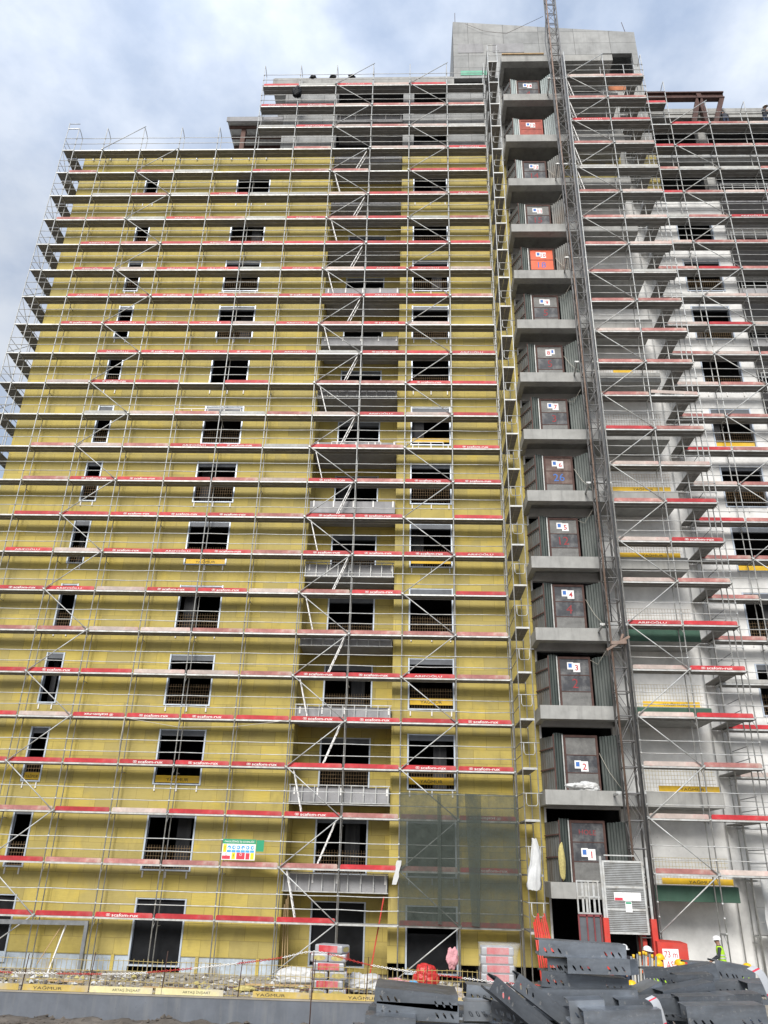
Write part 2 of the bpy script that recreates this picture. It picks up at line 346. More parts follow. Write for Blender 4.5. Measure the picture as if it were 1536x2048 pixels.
# ------------------------------------------------------------------ building
def fl(k): return 1.74 + 3.487 * (k - 1) if k <= 11 else [40.3, 44.05, 47.8, 51.55][k - 12]
WY = .95
B = thing('apartment_building', 'unfinished high-rise with yellow insulation boards, bare concrete core and white rendered wing', 'building', (14, 6, -2))
SMALL, BIG, DCOL, R2COL = (5.3, 6.2), (11.3, 13.48), (22.68, 24.85), (38.8, 41.0)
RX0, RX1 = 17.5, 21.95
def wz(k): return (-1.8 if k == 0 else fl(k)), (fl(k) + 2.42 if k else .7)
holes = [(c[0], c[1], *wz(k)) for k in range(12 + 1) for c in (SMALL, BIG, DCOL)]
mb = MB()
mb.wall(.9, 28.66, -1.42, 44.35, WY, .25, [h for h in holes] + [(RX0, RX1, -3, 99)], 0)
mb.face([(.9, WY, -2), (.9, 15, -2), (.9, 15, 44.35), (.9, WY, 44.35)], 0)
for x, o in ((RX0, 1), (RX1, -1)):      # recess cheeks
    mb.face([(x, WY + .25, -2), (x, 2.5, -2), (x, 2.5, 44.35), (x, WY + .25, 44.35)], 0)
bh = [(18.55, 20.95, *wz(k)) for k in range(0, 13)]
mb.wall(RX0, RX1, -2, 44.35, 2.5, .25, bh, 0)
mb.build('insulation_wall', 'insulation', B)
mb = MB()
for i in range(2):      # uninsulated plinth strip with pale foam board
    x0, x1 = ((.9, 11.3), (13.48, RX0))[i]
    mb.box(x0, x1, WY + .04, WY + .2, -2.1, -1.42)
mb.build('plinth', 'xps', B)
mb = MB()
for x in (8.1, 9.35, 10.6, 14.1, 16.6): mb = MB(); mb.box(x, x + .13, WY - .02, WY + .03, -2.02, -1.38); mb.build('plinth_strip', 'insulation', B)
# upper concrete block
mb = MB()
hh = [(RX0, RX1, 44.36, 51.15)] + [(DCOL[0], DCOL[1], 44.95, 47.3), (DCOL[0], DCOL[1], 48.3, 51.0)]
mb.wall(13.84, 28.6, 44.36, 51.2, WY + .03, .25, hh, 0)
mb.face([(13.84, WY + .28, 44.36), (13.84, 9, 44.36), (13.84, 9, 51.2), (13.84, WY + .28, 51.2)], 0)
mb.build('upper_wall', 'concrete_panels', B)
mb = MB(); mb.box(12.84, 25.42, .9, 12, 51.2, 51.92)
mb.box(12.9, 25.3, 1.0, 1.15, 51.92, 52.1)
mb.build('roof', 'concrete', B)
mb = MB(); mb.box(.95, 13.8, .97, 15, 44.0, 44.3); mb.box(.86, 13.84, .9, 1.25, 44.355, 44.5)
mb.build('terrace_roof', 'concrete', B)
mb = MB()
for i in range(11): mb.box(1.5 + i * 1.15, 1.56 + i * 1.15, .82, .9, 44.05, 44.45)
mb.build('parapet_bracket', 'galvanised', B)
# stair core
mb = MB(); x0, x1 = 25.42, 38.3
op = (35.85, 37.9, 52.2, 54.35)
mb.wall(x0, x1, 51.92, 56.6, WY + .06, .3, [op], 0)
mb.face([(x0, WY + .06, 56.6), (x1, WY + .06, 56.6), (x0, WY + .06, 58.0)], 0)
mb.face([(x0, WY + .06, 51.92), (x0, WY + .06, 58.0), (x0, 11, 58.0), (x0, 11, 51.92)], 0); mb.face([(x1, WY + .06, 51.92), (x1, 11, 51.92), (x1, 11, 56.6), (x1, WY + .06, 56.6)], 0)
mb.face([(x0, WY + .06, 58.0), (x1, WY + .06, 56.6), (x1, 11, 56.6), (x0, 11, 58.0)], 0)
mb.build('stair_core', 'concrete_panels', B)
mb = MB(); mb.box(25.75, 27.55, WY + .035, WY + .058, 54.55, 55.5); mb.box(28.2, 30.4, WY + .035, WY + .058, 54.55, 55.5)
mb.build('rough_patch', 'concrete_band', B)
mb = MB(); mb.box(25.9, 27.7, WY + .03, WY + .056, 52.2, 52.65); mb.build('paint_patch', 'green_patch', B)
# wall behind the landings and the white wing
wing_h = [(R2COL[0], R2COL[1], *wz(k)) for k in range(0, 12)]
mb = MB()
land_h = [(28.75, 31.95, -2.2 if k == 0 else fl(k), fl(k + 1) - .62) for k in range(0, 12)]
mb.wall(28.66, 50, -2.1, 40.2, WY, .25, land_h + wing_h + [(41.75, 46.2, -3, 99)], 0)
for x in (41.75, 46.2): mb.face([(x, WY + .25, -2), (x, 2.6, -2), (x, 2.6, 40.2), (x, WY + .25, 40.2)], 0)
mb.wall(41.75, 46.2, -2, 40.2, 2.6, .25, [(42.6, 45.2, *wz(k)) for k in range(0, 12)], 0)
mb.build('rendered_wall', 'plaster', B)
mb = MB()
land_h = [(28.75, 31.95, fl(k), fl(k + 1) - .62) for k in (12, 13, 14)]
mb.wall(28.48, 38.3, 40.21, 51.5, WY + .02, .25, land_h + [(32.6, 35.4, 47.9, 50.6)], 0)
mb.wall(38.3, 50, 47.6, 48.45, WY - .1, .4, [], 0); mb.wall(38.3, 50, 43.5, 44.1, WY - .1, .4, [], 0)
for x in (41.3, 46.4): mb.box(x, x + .5, WY + .05, WY + .5, 40.2, 47.6)
mb.build('frame_wall', 'concrete', B)
mb = MB(); mb.box(38.32, 50, WY - .16, WY - .1, 43.86, 44.06); mb.build('edge_flashing', 'galvanised', B)
mb = MB()
for a in ((37.45, 38.28, 43.2, 44.15), (37.2, 37.62, 41.25, 43.1), (37.62, 38.28, 41.25, 42.3), (35.0, 36.0, 43.1, 44.0), (32.4, 34.6, 43.0, 43.9), (32.3, 35.6, 41.3, 42.4)): mb.box(a[0], a[1], WY - .08, WY + .01, a[2], a[3])
mb.build('insulation_patch', 'insulation', B)
mb = MB(); mb.box(35.9, 37.1, WY - .03, WY + .015, 50.45, 51.35); mb.build('brick_infill', 'brick_orange', B)
mb = MB(); mb.box(38.3, 60, .8, 15, 47.9, 48.4); mb.build('wing_roof', 'concrete', B)
# rooms behind the openings
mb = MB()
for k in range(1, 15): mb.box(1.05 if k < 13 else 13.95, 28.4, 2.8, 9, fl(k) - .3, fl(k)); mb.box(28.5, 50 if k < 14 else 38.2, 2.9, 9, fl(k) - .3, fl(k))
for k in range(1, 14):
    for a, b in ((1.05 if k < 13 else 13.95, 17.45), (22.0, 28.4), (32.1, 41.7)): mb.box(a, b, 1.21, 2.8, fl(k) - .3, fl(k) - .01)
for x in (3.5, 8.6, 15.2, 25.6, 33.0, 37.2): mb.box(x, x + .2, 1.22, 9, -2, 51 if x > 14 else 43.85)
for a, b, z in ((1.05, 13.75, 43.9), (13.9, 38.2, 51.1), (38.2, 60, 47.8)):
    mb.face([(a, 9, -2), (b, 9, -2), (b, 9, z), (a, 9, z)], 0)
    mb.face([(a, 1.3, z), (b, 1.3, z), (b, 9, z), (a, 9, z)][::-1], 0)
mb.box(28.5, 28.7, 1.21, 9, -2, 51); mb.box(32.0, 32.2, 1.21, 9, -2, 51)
mb.build('interior', 'concrete_shaded', B)
# landing slabs
for k in range(1, 16):
    z = fl(k); mb = MB(); y0 = -.85
    mb.box(28.46, 35.8, y0, -.38, z - .58, z); mb.box(28.46, 28.72, -.379, WY - .003, z - .575, z - .004); mb.box(32.0, 35.8, -.379, WY - .003, z - .58, z - .004); mb.box(28.721, 31.999, -.379, WY - .003, z - .16, z - .008)
    s = mb.build('landing_slab', 'concrete', B)
    if k in (1, 3, 4):
        mb = MB(); mb.box(32.4, 35.83, y0 - .02, y0 - .002, z - .57, z - .02); mb.build('green_fascia', 'green_render', s)
# balcony slabs
for k in range(1, 15):
    z = fl(k); mb = MB(); t = .62 if k < 13 else .5
    mb.box(RX0 + .03, RX1 - .03, .72, 2.495, z - t, z + .04)
    s = mb.build('balcony_slab', 'concrete_band', B)
    for i in range(5):
        mb = MB(); x = RX0 + .2 + i * 1.02; mb.box(x, x + .07, .69, .717, z - .3, z + .05); mb.build('rail_bracket', 'paint_white', s)
    if k <= 5 or k in (8, 11):
        mb = MB(); y = .6
        mb.bar((RX0, y, z + .1), (RX1, y, z + .1), .04, .04); mb.bar((RX0, y, z - .62), (RX1, y, z - .62), .04, .04)
        for i in range(9):
            x = RX0 + .05 + i * .54; mb.bar((x, y, z - .62), (x, y, z + .1), .035, .035)
        mb.build('balcony_frame', 'galvanised', s)
for k in range(1, 13):
    z = fl(k); mb = MB(); mb.box(41.76, 46.19, .72, 2.595, z - .55, z + .04); s = mb.build('balcony_slab', 'concrete_band', B)
    mb = MB(); y = .64
    for zz in (.15, .75, 1.05): mb.bar((41.8, y, z + zz), (46.15, y, z + zz), .04, .04)
    for i in range(7): mb.bar((41.85 + i * .71, y, z - .3), (41.85 + i * .71, y, z + 1.05), .035, .035)
    mb.build('balcony_frame', 'galvanised', s)
# windows
GUARD = {}
def guard(mb, x0, x1, z0, z1, y, dx=.12, dz=.16, r=.007):
    x = x0 + .03
    while x < x1: mb.tube([(x, y, z0), (x, y, z1)], r, 4, 0, False); x += dx
    z = z0 + .02
    while z < z1 + .01: mb.tube([(x0, y - .012, z), (x1, y - .012, z)], r, 4, 0, False); z += dz
def window(c, k, Y, col):
    z0, z1 = wz(k); x0, x1 = c
    mb = MB(); t = .07
    jl, jr = (x0 + .002, x1 - .002)
    mb.box(jl, jl + t, Y - .035, Y + .2, z0 + .002, z1 - .002); mb.box(jr - t, jr, Y - .035, Y + .2, z0 + .002, z1 - .002)
    mb.box(jl + t, jr - t, Y + .02, Y + .2, z1 - .05, z1 - .002)
    mb.box(jl + t, jr - t, Y - .05, Y + .2, z0 + .002, z0 + .06)
    wdw = mb.build('window', 'frame_profile', B)
    if k:
        mb = MB(); mb.box(jl + t, jr - t, Y + .03, Y + .19, z1 - .29, z1 - .05); mb.build('shutter_box', 'shutter_box', wdw)
        for x in ((x0 + .1, x1 - .18) if x1 - x0 < 1.5 else (x0 + .1, (x0 + x1) / 2, x1 - .18)): mb = MB(); mb.box(x, x + .055, Y - .05, Y - .002, z0 - .27, z0 - .02); mb.build('sill_bracket', 'paint_white', wdw)
        if (k * 7 + col * 3) % 5 < 2:
            mb = MB(); a = x0 + .12 if (k + col) % 2 else x0 + (x1 - x0) * .55; mb.box(a, a + (x1 - x0) * .28, Y + .7, Y + .78, z0 + .05, z1); mb.build('room_board', 'concrete_shaded', wdw)
    if k and (k + col) % 6 != 3 and k < 13:
        mb = MB(); guard(mb, x0 + .05, x1 - .05, z0 + .08, z0 + 1.02, Y + .12); mb.build('guard_mesh', 'rebar', wdw)
    return wdw
WIN = {}
for k in range(0, 13):
    for ci, c in enumerate((SMALL, BIG, DCOL)): WIN[(ci, k)] = window(c, k, WY, ci)
    WIN[(3, k)] = window((18.55, 20.95), k, 2.5, 3)
    if k < 12: WIN[(4, k)] = window(R2COL, k, WY, 4)
# black plastic sheeting in the ground floor openings
def sheet(mb, x0, x1, z0, z1, y, seed, nx=14, nz=14, amp=.06):
    V = []
    for j in range(nz + 1):
        for i in range(nx + 1):
            x = x0 + (x1 - x0) * i / nx; z = z0 + (z1 - z0) * j / nz
            d = noise.noise(Vector((x * 2.2 + seed, z * 1.2, seed))) * amp + noise.noise(Vector((x * 6 + z * 2, z * 2, seed + 5))) * amp * .5
            V.append((x, y + d, z))
    mb.add(V, [(j * (nx + 1) + i, j * (nx + 1) + i + 1, (j + 1) * (nx + 1) + i + 1, (j + 1) * (nx + 1) + i) for j in range(nz) for i in range(nx)], 0, True)
for ci, c, y in ((0, SMALL, WY), (1, BIG, WY), (2, DCOL, WY), (3, (18.55, 20.95), 2.5)):
    mb = MB(); sheet(mb, c[0] + .07, c[1] - .07, -1.74, .62 if ci != 2 else -.35, y + .13, ci * 3.1); mb.build('plastic_sheet', 'plastic_black', WIN[(ci, 0)])

# parts on roofs
t = thing('roof_canopy', 'dark timber lean-to canopy on the lower roof terrace, beside the concrete block', 'canopy', (11.5, 2, 44.3))
mb = MB(); mb.box(10.05, 13.82, .98, 5, 47.75, 48.05); mb.build('roof', 'galvanised', t)
mb = MB(); mb.box(10.0, 13.82, .9, .98, 47.7, 48.12); mb.build('fascia', 'concrete_band', t)
mb = MB()
for y in (1.3, 2.1, 2.9, 3.7, 4.5): mb.box(10.1, 13.82, y, y + .12, 47.55, 47.75)
mb.build('rafter', 'timber_dark', t)
mb = MB(); mb.box(10.95, 11.25, 1.4, 1.7, 44.3, 47.6); mb.build('post', 'timber_dark', t)
mb = MB(); mb.box(10.4, 13.82, 4.6, 4.8, 44.3, 47.6); mb.build('back_wall', 'timber_dark', t)
t = thing('steel_gantry', 'rust brown steel beam on slanted legs standing on the right-hand roof', 'steel frame', (41, 1.4, 48.4))
mb = MB()
for a in (0, 1): mb.box(38.1, 43.25, .4, .75, 48.95 + a * .5, 49.05 + a * .5)
mb.box(38.1, 43.25, .54, .61, 49.05, 49.45); mb.build('beam', 'rust_brown', t)
for a, b in (((41.55, 49.0), (40.9, 46.5)), ((41.6, 49.5), (41.85, 46.5)), ((43.1, 49.0), (42.3, 46.5))):
    mb = MB(); mb.bar((a[0], .575, a[1]), (b[0], .575, b[1]), .3, .28, 0, Vector((0, 1, 0))); mb.build('leg', 'rust_brown', t)
for x, z0, z1 in ((25.6, 58.0, 58.9), (26.3, 57.9, 58.6), (37.85, 56.6, 57.9)):
    pass
mb = MB(); mb.tube([(25.6, 1.2, 57.9), (25.6, 1.2, 59.3)], .02, 5)
single(mb, 'rebar_rod', 'rebar_rust', 'thin upright rebar rod at the left corner of the concrete stair core roof', 'rebar', (25.6, 1.2, 57.9))
mb = MB(); mb.tube([(37.8, 1.2, 56.6), (37.6, 1.2, 58.0)], .02, 5)
single(mb, 'rebar_rod', 'rebar_rust', 'thin leaning rebar rod at the right corner of the concrete stair core roof', 'rebar', (37.8, 1.2, 56.6))
mb = MB(); mb.tube([(26.3, .9, 57.6), (27.6, .85, 56.7), (29.2, .8, 56.3), (31.2, -2.0, 52.6 + 1.2)], .012, 4)
single(mb, 'cable', 'rebar_rust', 'thin cable sagging across the concrete stair core to the hoist mast', 'cable', (26.3, .9, 57.6))
mb = MB(); mb.box(28.5, 31.3, -.95, -.86, 51.58, 51.66); single(mb, 'orange_plank', 'timber', 'orange formwork plank along the topmost landing slab edge', 'plank', (28.5, -.9, 51.6))

# ------------------------------------------------------------------ lift landings
def corr(mb, a, b, z0, z1, pitch=.11, amp=.022, top=None):
    a = Vector((a[0], a[1], 0)); b = Vector((b[0], b[1], 0)); d = b - a; L = d.length; d.normalize(); n = Vector((d.y, -d.x, 0))
    k = max(2, int(L / pitch * 2)); pts = []
    for i in range(k + 1): pts.append(a + d * (L * i / k) + n * (amp if i % 2 else -amp))
    zt = [z1 + ((top or 0) * i / k) + (.05 * noise.noise(Vector((i * .9, z0, 2)))) for i in range(k + 1)]
    for i in range(k): mb.face([(pts[i].x, pts[i].y, z0), (pts[i + 1].x, pts[i + 1].y, z0), (pts[i + 1].x, pts[i + 1].y, zt[i + 1]), (pts[i].x, pts[i].y, zt[i])])
DOORTXT = {14: ('4', 'spray_red'), 12: ('14', 'spray_red'), 11: ('15', 'spray_red'), 10: ('18', 'ink_blue'), 9: ('5', 'spray_red'), 8: ('5', 'spray_red'), 7: ('3', 'spray_red'), 6: ('26', 'ink_blue'), 5: ('12', 'spray_red'), 4: ('4', 'spray_red'), 3: ('2', 'spray_red'), 1: ('HOLE', 'spray_red')}
for n in range(1, 15):
    z = fl(n); dx0, dx1, dy = 29.52, 31.0, .0
    look = {13: 'rust red', 10: 'bright orange', 6: 'brown framed'}.get(n, 'dark grey')
    t = thing('landing_gate', f'{look} hoist landing door carrying the paper number {n}', 'hoist gate', (30.2, 0, z), 'hoist landing doors')
    fr = 'door_red' if n == 13 else 'rust_brown'
    mb = MB(); H = 2.36
    mb.box(dx0, dx0 + .09, dy - .04, dy + .05, z, z + H); mb.box(dx1 - .09, dx1, dy - .04, dy + .05, z, z + H); mb.box(dx0 + .09, dx1 - .09, dy - .04, dy + .05, z + H - .1, z + H)
    for q in (.76, 1.5): mb.box(dx0 + .09, dx1 - .09, dy - .022, dy + .02, z + q, z + q + .035)
    mb.build('door_frame', fr, t)
    random.seed(n)
    for q in range(3):
        m = {13: 'door_red', 10: 'door_orange', 6: ('door_grey', 'door_brown', 'door_brown')[q]}.get(n, ('door_grey', 'door_dark', random.choice(('door_grey', 'door_dark')))[q])
        mb = MB(); a = (.02, .795, 1.535)[q]; b = (.76, 1.5, H - .1)[q]; mb.box(dx0 + .09, dx1 - .09, dy - .008, dy + .02, z + a, z + b)
        p = mb.build('door_panel', m, t)
        if q == 1 and n in DOORTXT:
            s, ink = DOORTXT[n]; mb = MB(); put_text(mb, s, (30.25, dy - .012, z + (1.15 if n != 1 else 1.9)), None, .42 if n != 1 else .2, 0, 1.0, .0, False, random.uniform(-.08, .08))
            mb.build('graffiti', ink, p)
        if (q == 2 and n not in (1, 2)) or (q == 1 and n in (1, 2)):
            zz = z + ((1.92, 1.1)[n in (1, 2)]); xx = 30.2
            if n == 8: xe, xn = xx + .22, xx
            else: xe, xn = xx - .12, xx + .14
            mb = MB(); mb.box(xe - .14, xe + .14, dy - .016, dy - .009, zz - .14, zz + .19); e = mb.build('emblem_sheet', 'paper', p)
            mb = MB(); mb.box(xe - .085, xe + .07, dy - .019, dy - .0165, zz - .06, zz + .13); mb.build('emblem', 'ink_blue', p)
            mb = MB(); mb.box(xn - .14, xn + .18, dy - .024, dy - .0175, zz - .26, zz + .16); mb.build('number_sheet', 'paper', p)
            mb = MB(); put_text(mb, str(n), (xn + .02, dy - .028, zz - .06), None, .26, 0, 1.0, .012); mb.build('numeral', 'ink_red', p)
    mb = MB(); corr(mb, (29.08, -.12), (29.5, -.03), z, z + 2.42); mb.build('front_screen', 'sheet_pale' if n in (14, 13, 12) else 'sheet_green', t)
    mb = MB(); corr(mb, (28.62, .88), (29.08, -.1), z, z + 2.3, .16, .015)
    mb.build('side_screen', 'sheet_metal', t)
    mb = MB()
    for q in (.9, 1.75): mb.bar((28.6, .8, z + q), (29.05, -.17, z + q + .05), .04, .05)
    mb.bar((29.06, -.17, z), (29.06, -.17, z + 2.35), .05, .05)
    mb.build('screen_rail', 'rust_brown', t)
    mb = MB(); corr(mb, (31.06, 0), (31.8, -.72), z, z + 2.3, .13, .03); mb.build('wing_screen', 'sheet_pale' if n in (13, 14) else ('sheet_green' if n < 10 else 'sheet_metal'), t)
    mb = MB(); mb.bar((29.47, -.07, z), (29.47, -.07, z + 2.35), .045, .045); mb.build('light_post', 'galvanised', t)
    if n not in (1, 13, 14):
        mb = MB(); mb.tube([(31.0, -.1, z + 2.2), (31.25, -.35, z + 1.95), (31.6, -.75, z + 2.5)] if n % 2 else [(31.02, -.1, z + 1.6), (31.3, -.4, z + .8), (31.65, -.8, z + .1)], .01, 4)
        mb.build('cord', 'rope', t)
# mesh rails and banners in front of the right-hand landings
def banner(x0, x1, y, z0, z1, txt, label, tx=None, mat='banner_yellow', ink='ink', group='yellow printed banners'):
    mb = MB(); mb.box(x0, x1, y - .012, y, z0, z1)
    o = single(mb, 'banner', mat, label, 'banner', ((x0 + x1) / 2, y, z0), group)
    if txt:
        for q in (tx or [(x0 + x1) / 2]):
            mb = MB(); hh = (z1 - z0) * .62; put_text(mb, txt, (q, y - .016, (z0 + z1) / 2), min(1.0, (x1 - x0) * .8) if txt == 'YAĞMUR' else .95, hh); mb.build('lettering', ink, o, Vector(o.location))
    return o
MESHK = (1, 2, 3, 4, 5, 6, 7, 8)
for k in MESHK:
    z = fl(k); mb = MB(); guard(mb, 32.6, 35.6, z + .02, z + 1.0, -.7, .13, .16, .006)
    single(mb, 'mesh_rail', 'rebar' if k > 3 else 'mesh_yellow', f'thin welded wire mesh rail on the {ORD[k]} hoist landing, right of the mast', 'mesh rail', (34, -.7, z), 'mesh rails on the landings')
for k, a, b in ((1, 32.9, 35.7), (2, 33.2, 35.7), (3, 32.95, 35.4), (5, 32.6, 35.5), (6, 32.5, 35.5), (8, 33.4, 34.4)):
    banner(a, b, -.76, fl(k) + .03, fl(k) + .26, 'YAĞMUR' if k != 8 else None, f'yellow banner strip hung on the mesh rail of the {ORD[k]} hoist landing', [a + (b - a) * .55])
# banners in windows
for ci, c, k, y in ((2, DCOL, 2, WY), (2, DCOL, 3, WY), (1, BIG, 5, WY), (0, SMALL, 2, WY), (2, DCOL, 5, WY), (4, R2COL, 7, WY), (4, R2COL, 5, WY), (1, BIG, 2, WY), (2, DCOL, 7, WY)):
    nm = {0: 'narrow window', 1: 'wide window of the yellow facade', 2: 'window right of the balconies', 4: 'window of the white wing'}[ci]
    z0 = fl(k) + (.1 if ci != 2 else .25)
    banner(c[0] + .09, c[1] - .09, y + .06, z0, z0 + (.3 if k in (2, 3) else .24), 'YAĞMUR' if ci != 4 and not (ci == 2 and k in (5, 7)) else None, f'yellow banner strip across the foot of the {ORD[k]}-floor {nm}')

# ------------------------------------------------------------------ scaffolding
BAY = 2.487
RAILS = (.5, 1.0)
def frame(x, z0, z1, levels, parent, y0=0., y1=.66, inner_top=None):
    mb = MB()
    mb.tube([(x, y0, z0), (x, y0, z1)], .026, 7); mb.tube([(x, y1, z0), (x, y1, (inner_top or z1) - .25)], .024, 6)
    mb.tube([(x, y0, z1), (x, (y0 + y1) / 2, z1 - .06), (x, y1, z1 - .25)], .022, 5)
    for z in levels:
        mb.bar((x, y0, z - .05), (x, y1, z - .05), .05, .07)
        mb.tube([(x, y0, z - .42), (x, y0 + .35, z - .06)], .016, 4, 0, False)
        if int(z / 2 + x) % 3 == 0 and y0 == 0: mb.tube([(x + .04, y1 - .1, z - .3), (x + .04, y1 + .3, z - .3)], .022, 5)
        for h in (-.02, .5, 1.0): mb.tube([(x, y0, z + h - .035), (x, y0, z + h + .035)], .04, 6)
    mb.box(x - .07, x + .07, y0 - .07, y0 + .07, z0 - .02, z0 + .01)
    return mb.build('standard_frame', 'galvanised', parent)
def deck(x0, x1, z, parent, y0=.02, y1=.64):
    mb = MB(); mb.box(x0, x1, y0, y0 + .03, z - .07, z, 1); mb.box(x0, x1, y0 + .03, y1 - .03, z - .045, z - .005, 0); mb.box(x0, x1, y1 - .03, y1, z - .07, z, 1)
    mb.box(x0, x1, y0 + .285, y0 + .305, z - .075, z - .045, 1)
    return mb.build('deck', ['deck_under', 'deck_edge'], parent)
def rail(x0, x1, z, parent, y=-.005):
    mb = MB(); n = max(1, round((x1 - x0) / 2.48)) * 2; P = []
    for i in range(n + 1): x = x0 + (x1 - x0) * i / n; P.append((x, y - .03 + .012 * noise.noise(Vector((x * 3, z, 1))), z + .03 * noise.noise(Vector((x * 1.7, z * 3.1, 5))) - (.012 if i % 2 else 0)))
    mb.tube(P, .019, 6); return mb.build('guard_rail', 'galvanised', parent)
def brace(a, b, parent, y=-.06):
    mb = MB(); d = (Vector(b) - Vector(a)) * .03
    mb.tube([(a[0] - d.x, y, a[1] - d.y), (b[0] + d.x, y, b[1] + d.y)], .025, 6); mb.tube([(a[0], y - .03, a[1]), (a[0], y + .05, a[1])], .045, 6); return mb.build('brace', 'galvanised', parent)
def ladder(a, b, y, parent, wd=.32):
    mb = MB(); a = Vector((a[0], y, a[1])); b = Vector((b[0], y, b[1]))
    for o in (0, wd): mb.bar(a + Vector((0, o, 0)), b + Vector((0, o, 0)), .025, .045)
    n = 7
    for i in range(1, n):
        p = a.lerp(b, i / n); mb.bar(p, p + Vector((0, wd, 0)), .03, .03)
    return mb.build('access_ladder', 'paint_white', parent)
def L(n): return 2.0 * (n - 1)
GZ = -2.0
S1 = thing('facade_scaffold', 'tall galvanised tube scaffold standing in front of the whole yellow insulated facade', 'scaffold', (12, 0, GZ))
def top1(i): return 52.0 if i >= 5 else 46.0
for i in range(0, 12):
    x = i * BAY if i else .58
    lv = [L(n) for n in range(1, 27) if L(n) < top1(i) - 1]
    frame(x, GZ, top1(i), lv, S1)
for n in range(1, 27):
    x0 = .58 if n <= 23 else 5 * BAY
    deck(x0 + .03, 11 * BAY - .03, L(n), S1)
    for h in RAILS: rail(x0, 11 * BAY, L(n) + h, S1)
for n in range(1, 27):
    for b in (2, 7, 9):
        if n >= 23 and b == 2: continue
        zt = L(n); zb = L(n - 1) if n > 1 else GZ + .15
        if n % 2 == 0: brace(((b) * BAY, zt), ((b + 1) * BAY, zb), S1)
        else: brace(((b + 1) * BAY, zt), (b * BAY, zb), S1)
brace((BAY, 44.0), (2 * BAY, 46.0), S1); brace((7 * BAY, 50.0), (8 * BAY, 52.0), S1); brace((9 * BAY, 50.0), (10 * BAY, 52.0), S1); brace((2 * BAY, 42.0), (3 * BAY, 44.0), S1)
for n in range(2, 24):
    zt, zb = L(n) - .05, L(n - 1)
    if n % 2: ladder((18.9, zb), (19.7, zt), .15, S1)
    else: ladder((18.2, zb), (17.7, zt), .15, S1)
S2 = thing('corner_scaffold', 'narrow scaffold wrapping round the left end of the yellow facade', 'scaffold', (.2, 1, GZ))
for y in (0., 2.07, 4.14):
    mb = MB()
    for x in (-.15, .56) if y else (-.15,):
        mb.tube([(x, y, GZ), (x, y, 46.5)], .026, 7)
    for z in range(0, 47, 2): mb.bar((-.15, y, z - .05), (.56, y, z - .05), .05, .06)
    mb.tube([(-.15, y, 46.4), (.56, y, 46.4)], .024, 6)
    mb.build('standard_frame', 'galvanised', S2)
for n in range(1, 24):
    z = L(n); mb = MB(); mb.box(-.1, .52, .7, 6.2, z - .05, z, 0); mb.box(-.13, -.1, .7, 6.2, z - .07, z + .0, 1); mb.box(-.12, .54, .03, .64, z - .05, z, 0); mb.box(-.12, .54, 0, .03, z - .07, z, 1)
    mb.build('deck', ['deck_under', 'deck_edge'], S2)
    mb = MB()
    for h in RAILS: mb.tube([(-.18, 0, z + h), (-.18, 6.2, z + h)], .019, 6); mb.tube([(-.15, -.03, z + h), (.58, -.03, z + h)], .019, 6)
    mb.build('guard_rail', 'galvanised', S2)
    mb = MB(); mb.tube([(-.16, 0 if n % 2 else 2.07, z), (-.16, 2.07 if n % 2 else 0, z + 2)], .022, 5); mb.build('brace', 'galvanised', S2)
S3 = thing('ladder_scaffold', 'slim scaffold tower with small end platforms between the yellow facade and the hoist landings', 'scaffold', (27.8, -.5, GZ))
for y, top in ((-1.55, 51.6), (.5, 51.0)):
    mb = MB()
    for x in (27.47, 28.08): mb.tube([(x, y, GZ), (x, y, top)], .026, 7)
    for n in range(1, 27): mb.bar((27.47, y, L(n) - .04), (28.08, y, L(n) - .04), .05, .07)
    mb.tube([(27.47, y, top), (28.08, y, top)], .024, 6)
    mb.build('standard_frame', 'galvanised', S3)
for n in range(1, 27):
    z = L(n); mb = MB(); mb.box(27.5, 27.765, -1.53, .48, z - .05, z, 0); mb.box(27.785, 28.05, -1.53, .48, z - .05, z, 0); mb.box(27.5, 28.05, -1.56, -1.53, z - .06, z + .01, 1); mb.build('deck', ['deck_under', 'deck_edge'], S3)
    mb = MB()
    mb.tube([(27.56, -1.57, z + 1.0), (27.56, -1.57, z + .62), (27.62, -1.57, z + .52), (27.96, -1.57, z + .52), (28.02, -1.57, z + .62), (28.02, -1.57, z + 1.0)], .018, 5); mb.tube([(27.42, -1.57, z + 1.0), (28.22, -1.57, z + 1.0)], .019, 5)
    mb.build('end_guard', 'galvanised', S3)
    mb = MB()
    for h in RAILS: mb.tube([(27.44, -1.55, z + h), (27.44, .5, z + h)], .017, 5)
    mb.build('guard_rail', 'galvanised_dark', S3)
# right-hand scaffold in front of the landings
R1X = [32.337 + 2.447 * i for i in range(3)]; R1Y = -1.8
def LR(n): return 2.0 * n + .155
S4 = thing('landing_scaffold', 'tall two-bay scaffold standing right of the hoist mast before the landings', 'scaffold', (34.8, -1.8, GZ))
for x in R1X: frame(x, GZ, 50.15, [LR(n) for n in range(0, 25)], S4, R1Y, R1Y + .66)
for n in range(1, 25):
    deck(R1X[0] + .03, R1X[2] - .03, LR(n), S4, R1Y + .02, R1Y + .64)
    for h in RAILS: rail(R1X[0], R1X[2], LR(n) + h, S4, R1Y)
for n in range(1, 25):
    zt, zb = LR(n), LR(n - 1)
    if n % 2 == 0: brace((R1X[0], zt), (R1X[1], zb), S4, R1Y - .06)
    else: brace((R1X[1], zt), (R1X[0], zb), S4, R1Y - .06)
brace((R1X[0], LR(24)), (R1X[1], LR(25)), S4, R1Y - .06)
for n in range(20, 25): ladder((R1X[0] + .5, LR(n - 1)), (R1X[0] + .1, LR(n) - .05), R1Y + .2, S4)
S5 = thing('return_scaffold', 'single-bay return scaffold running back to the white wing with stepped platforms', 'scaffold', (36.6, -.2, GZ))
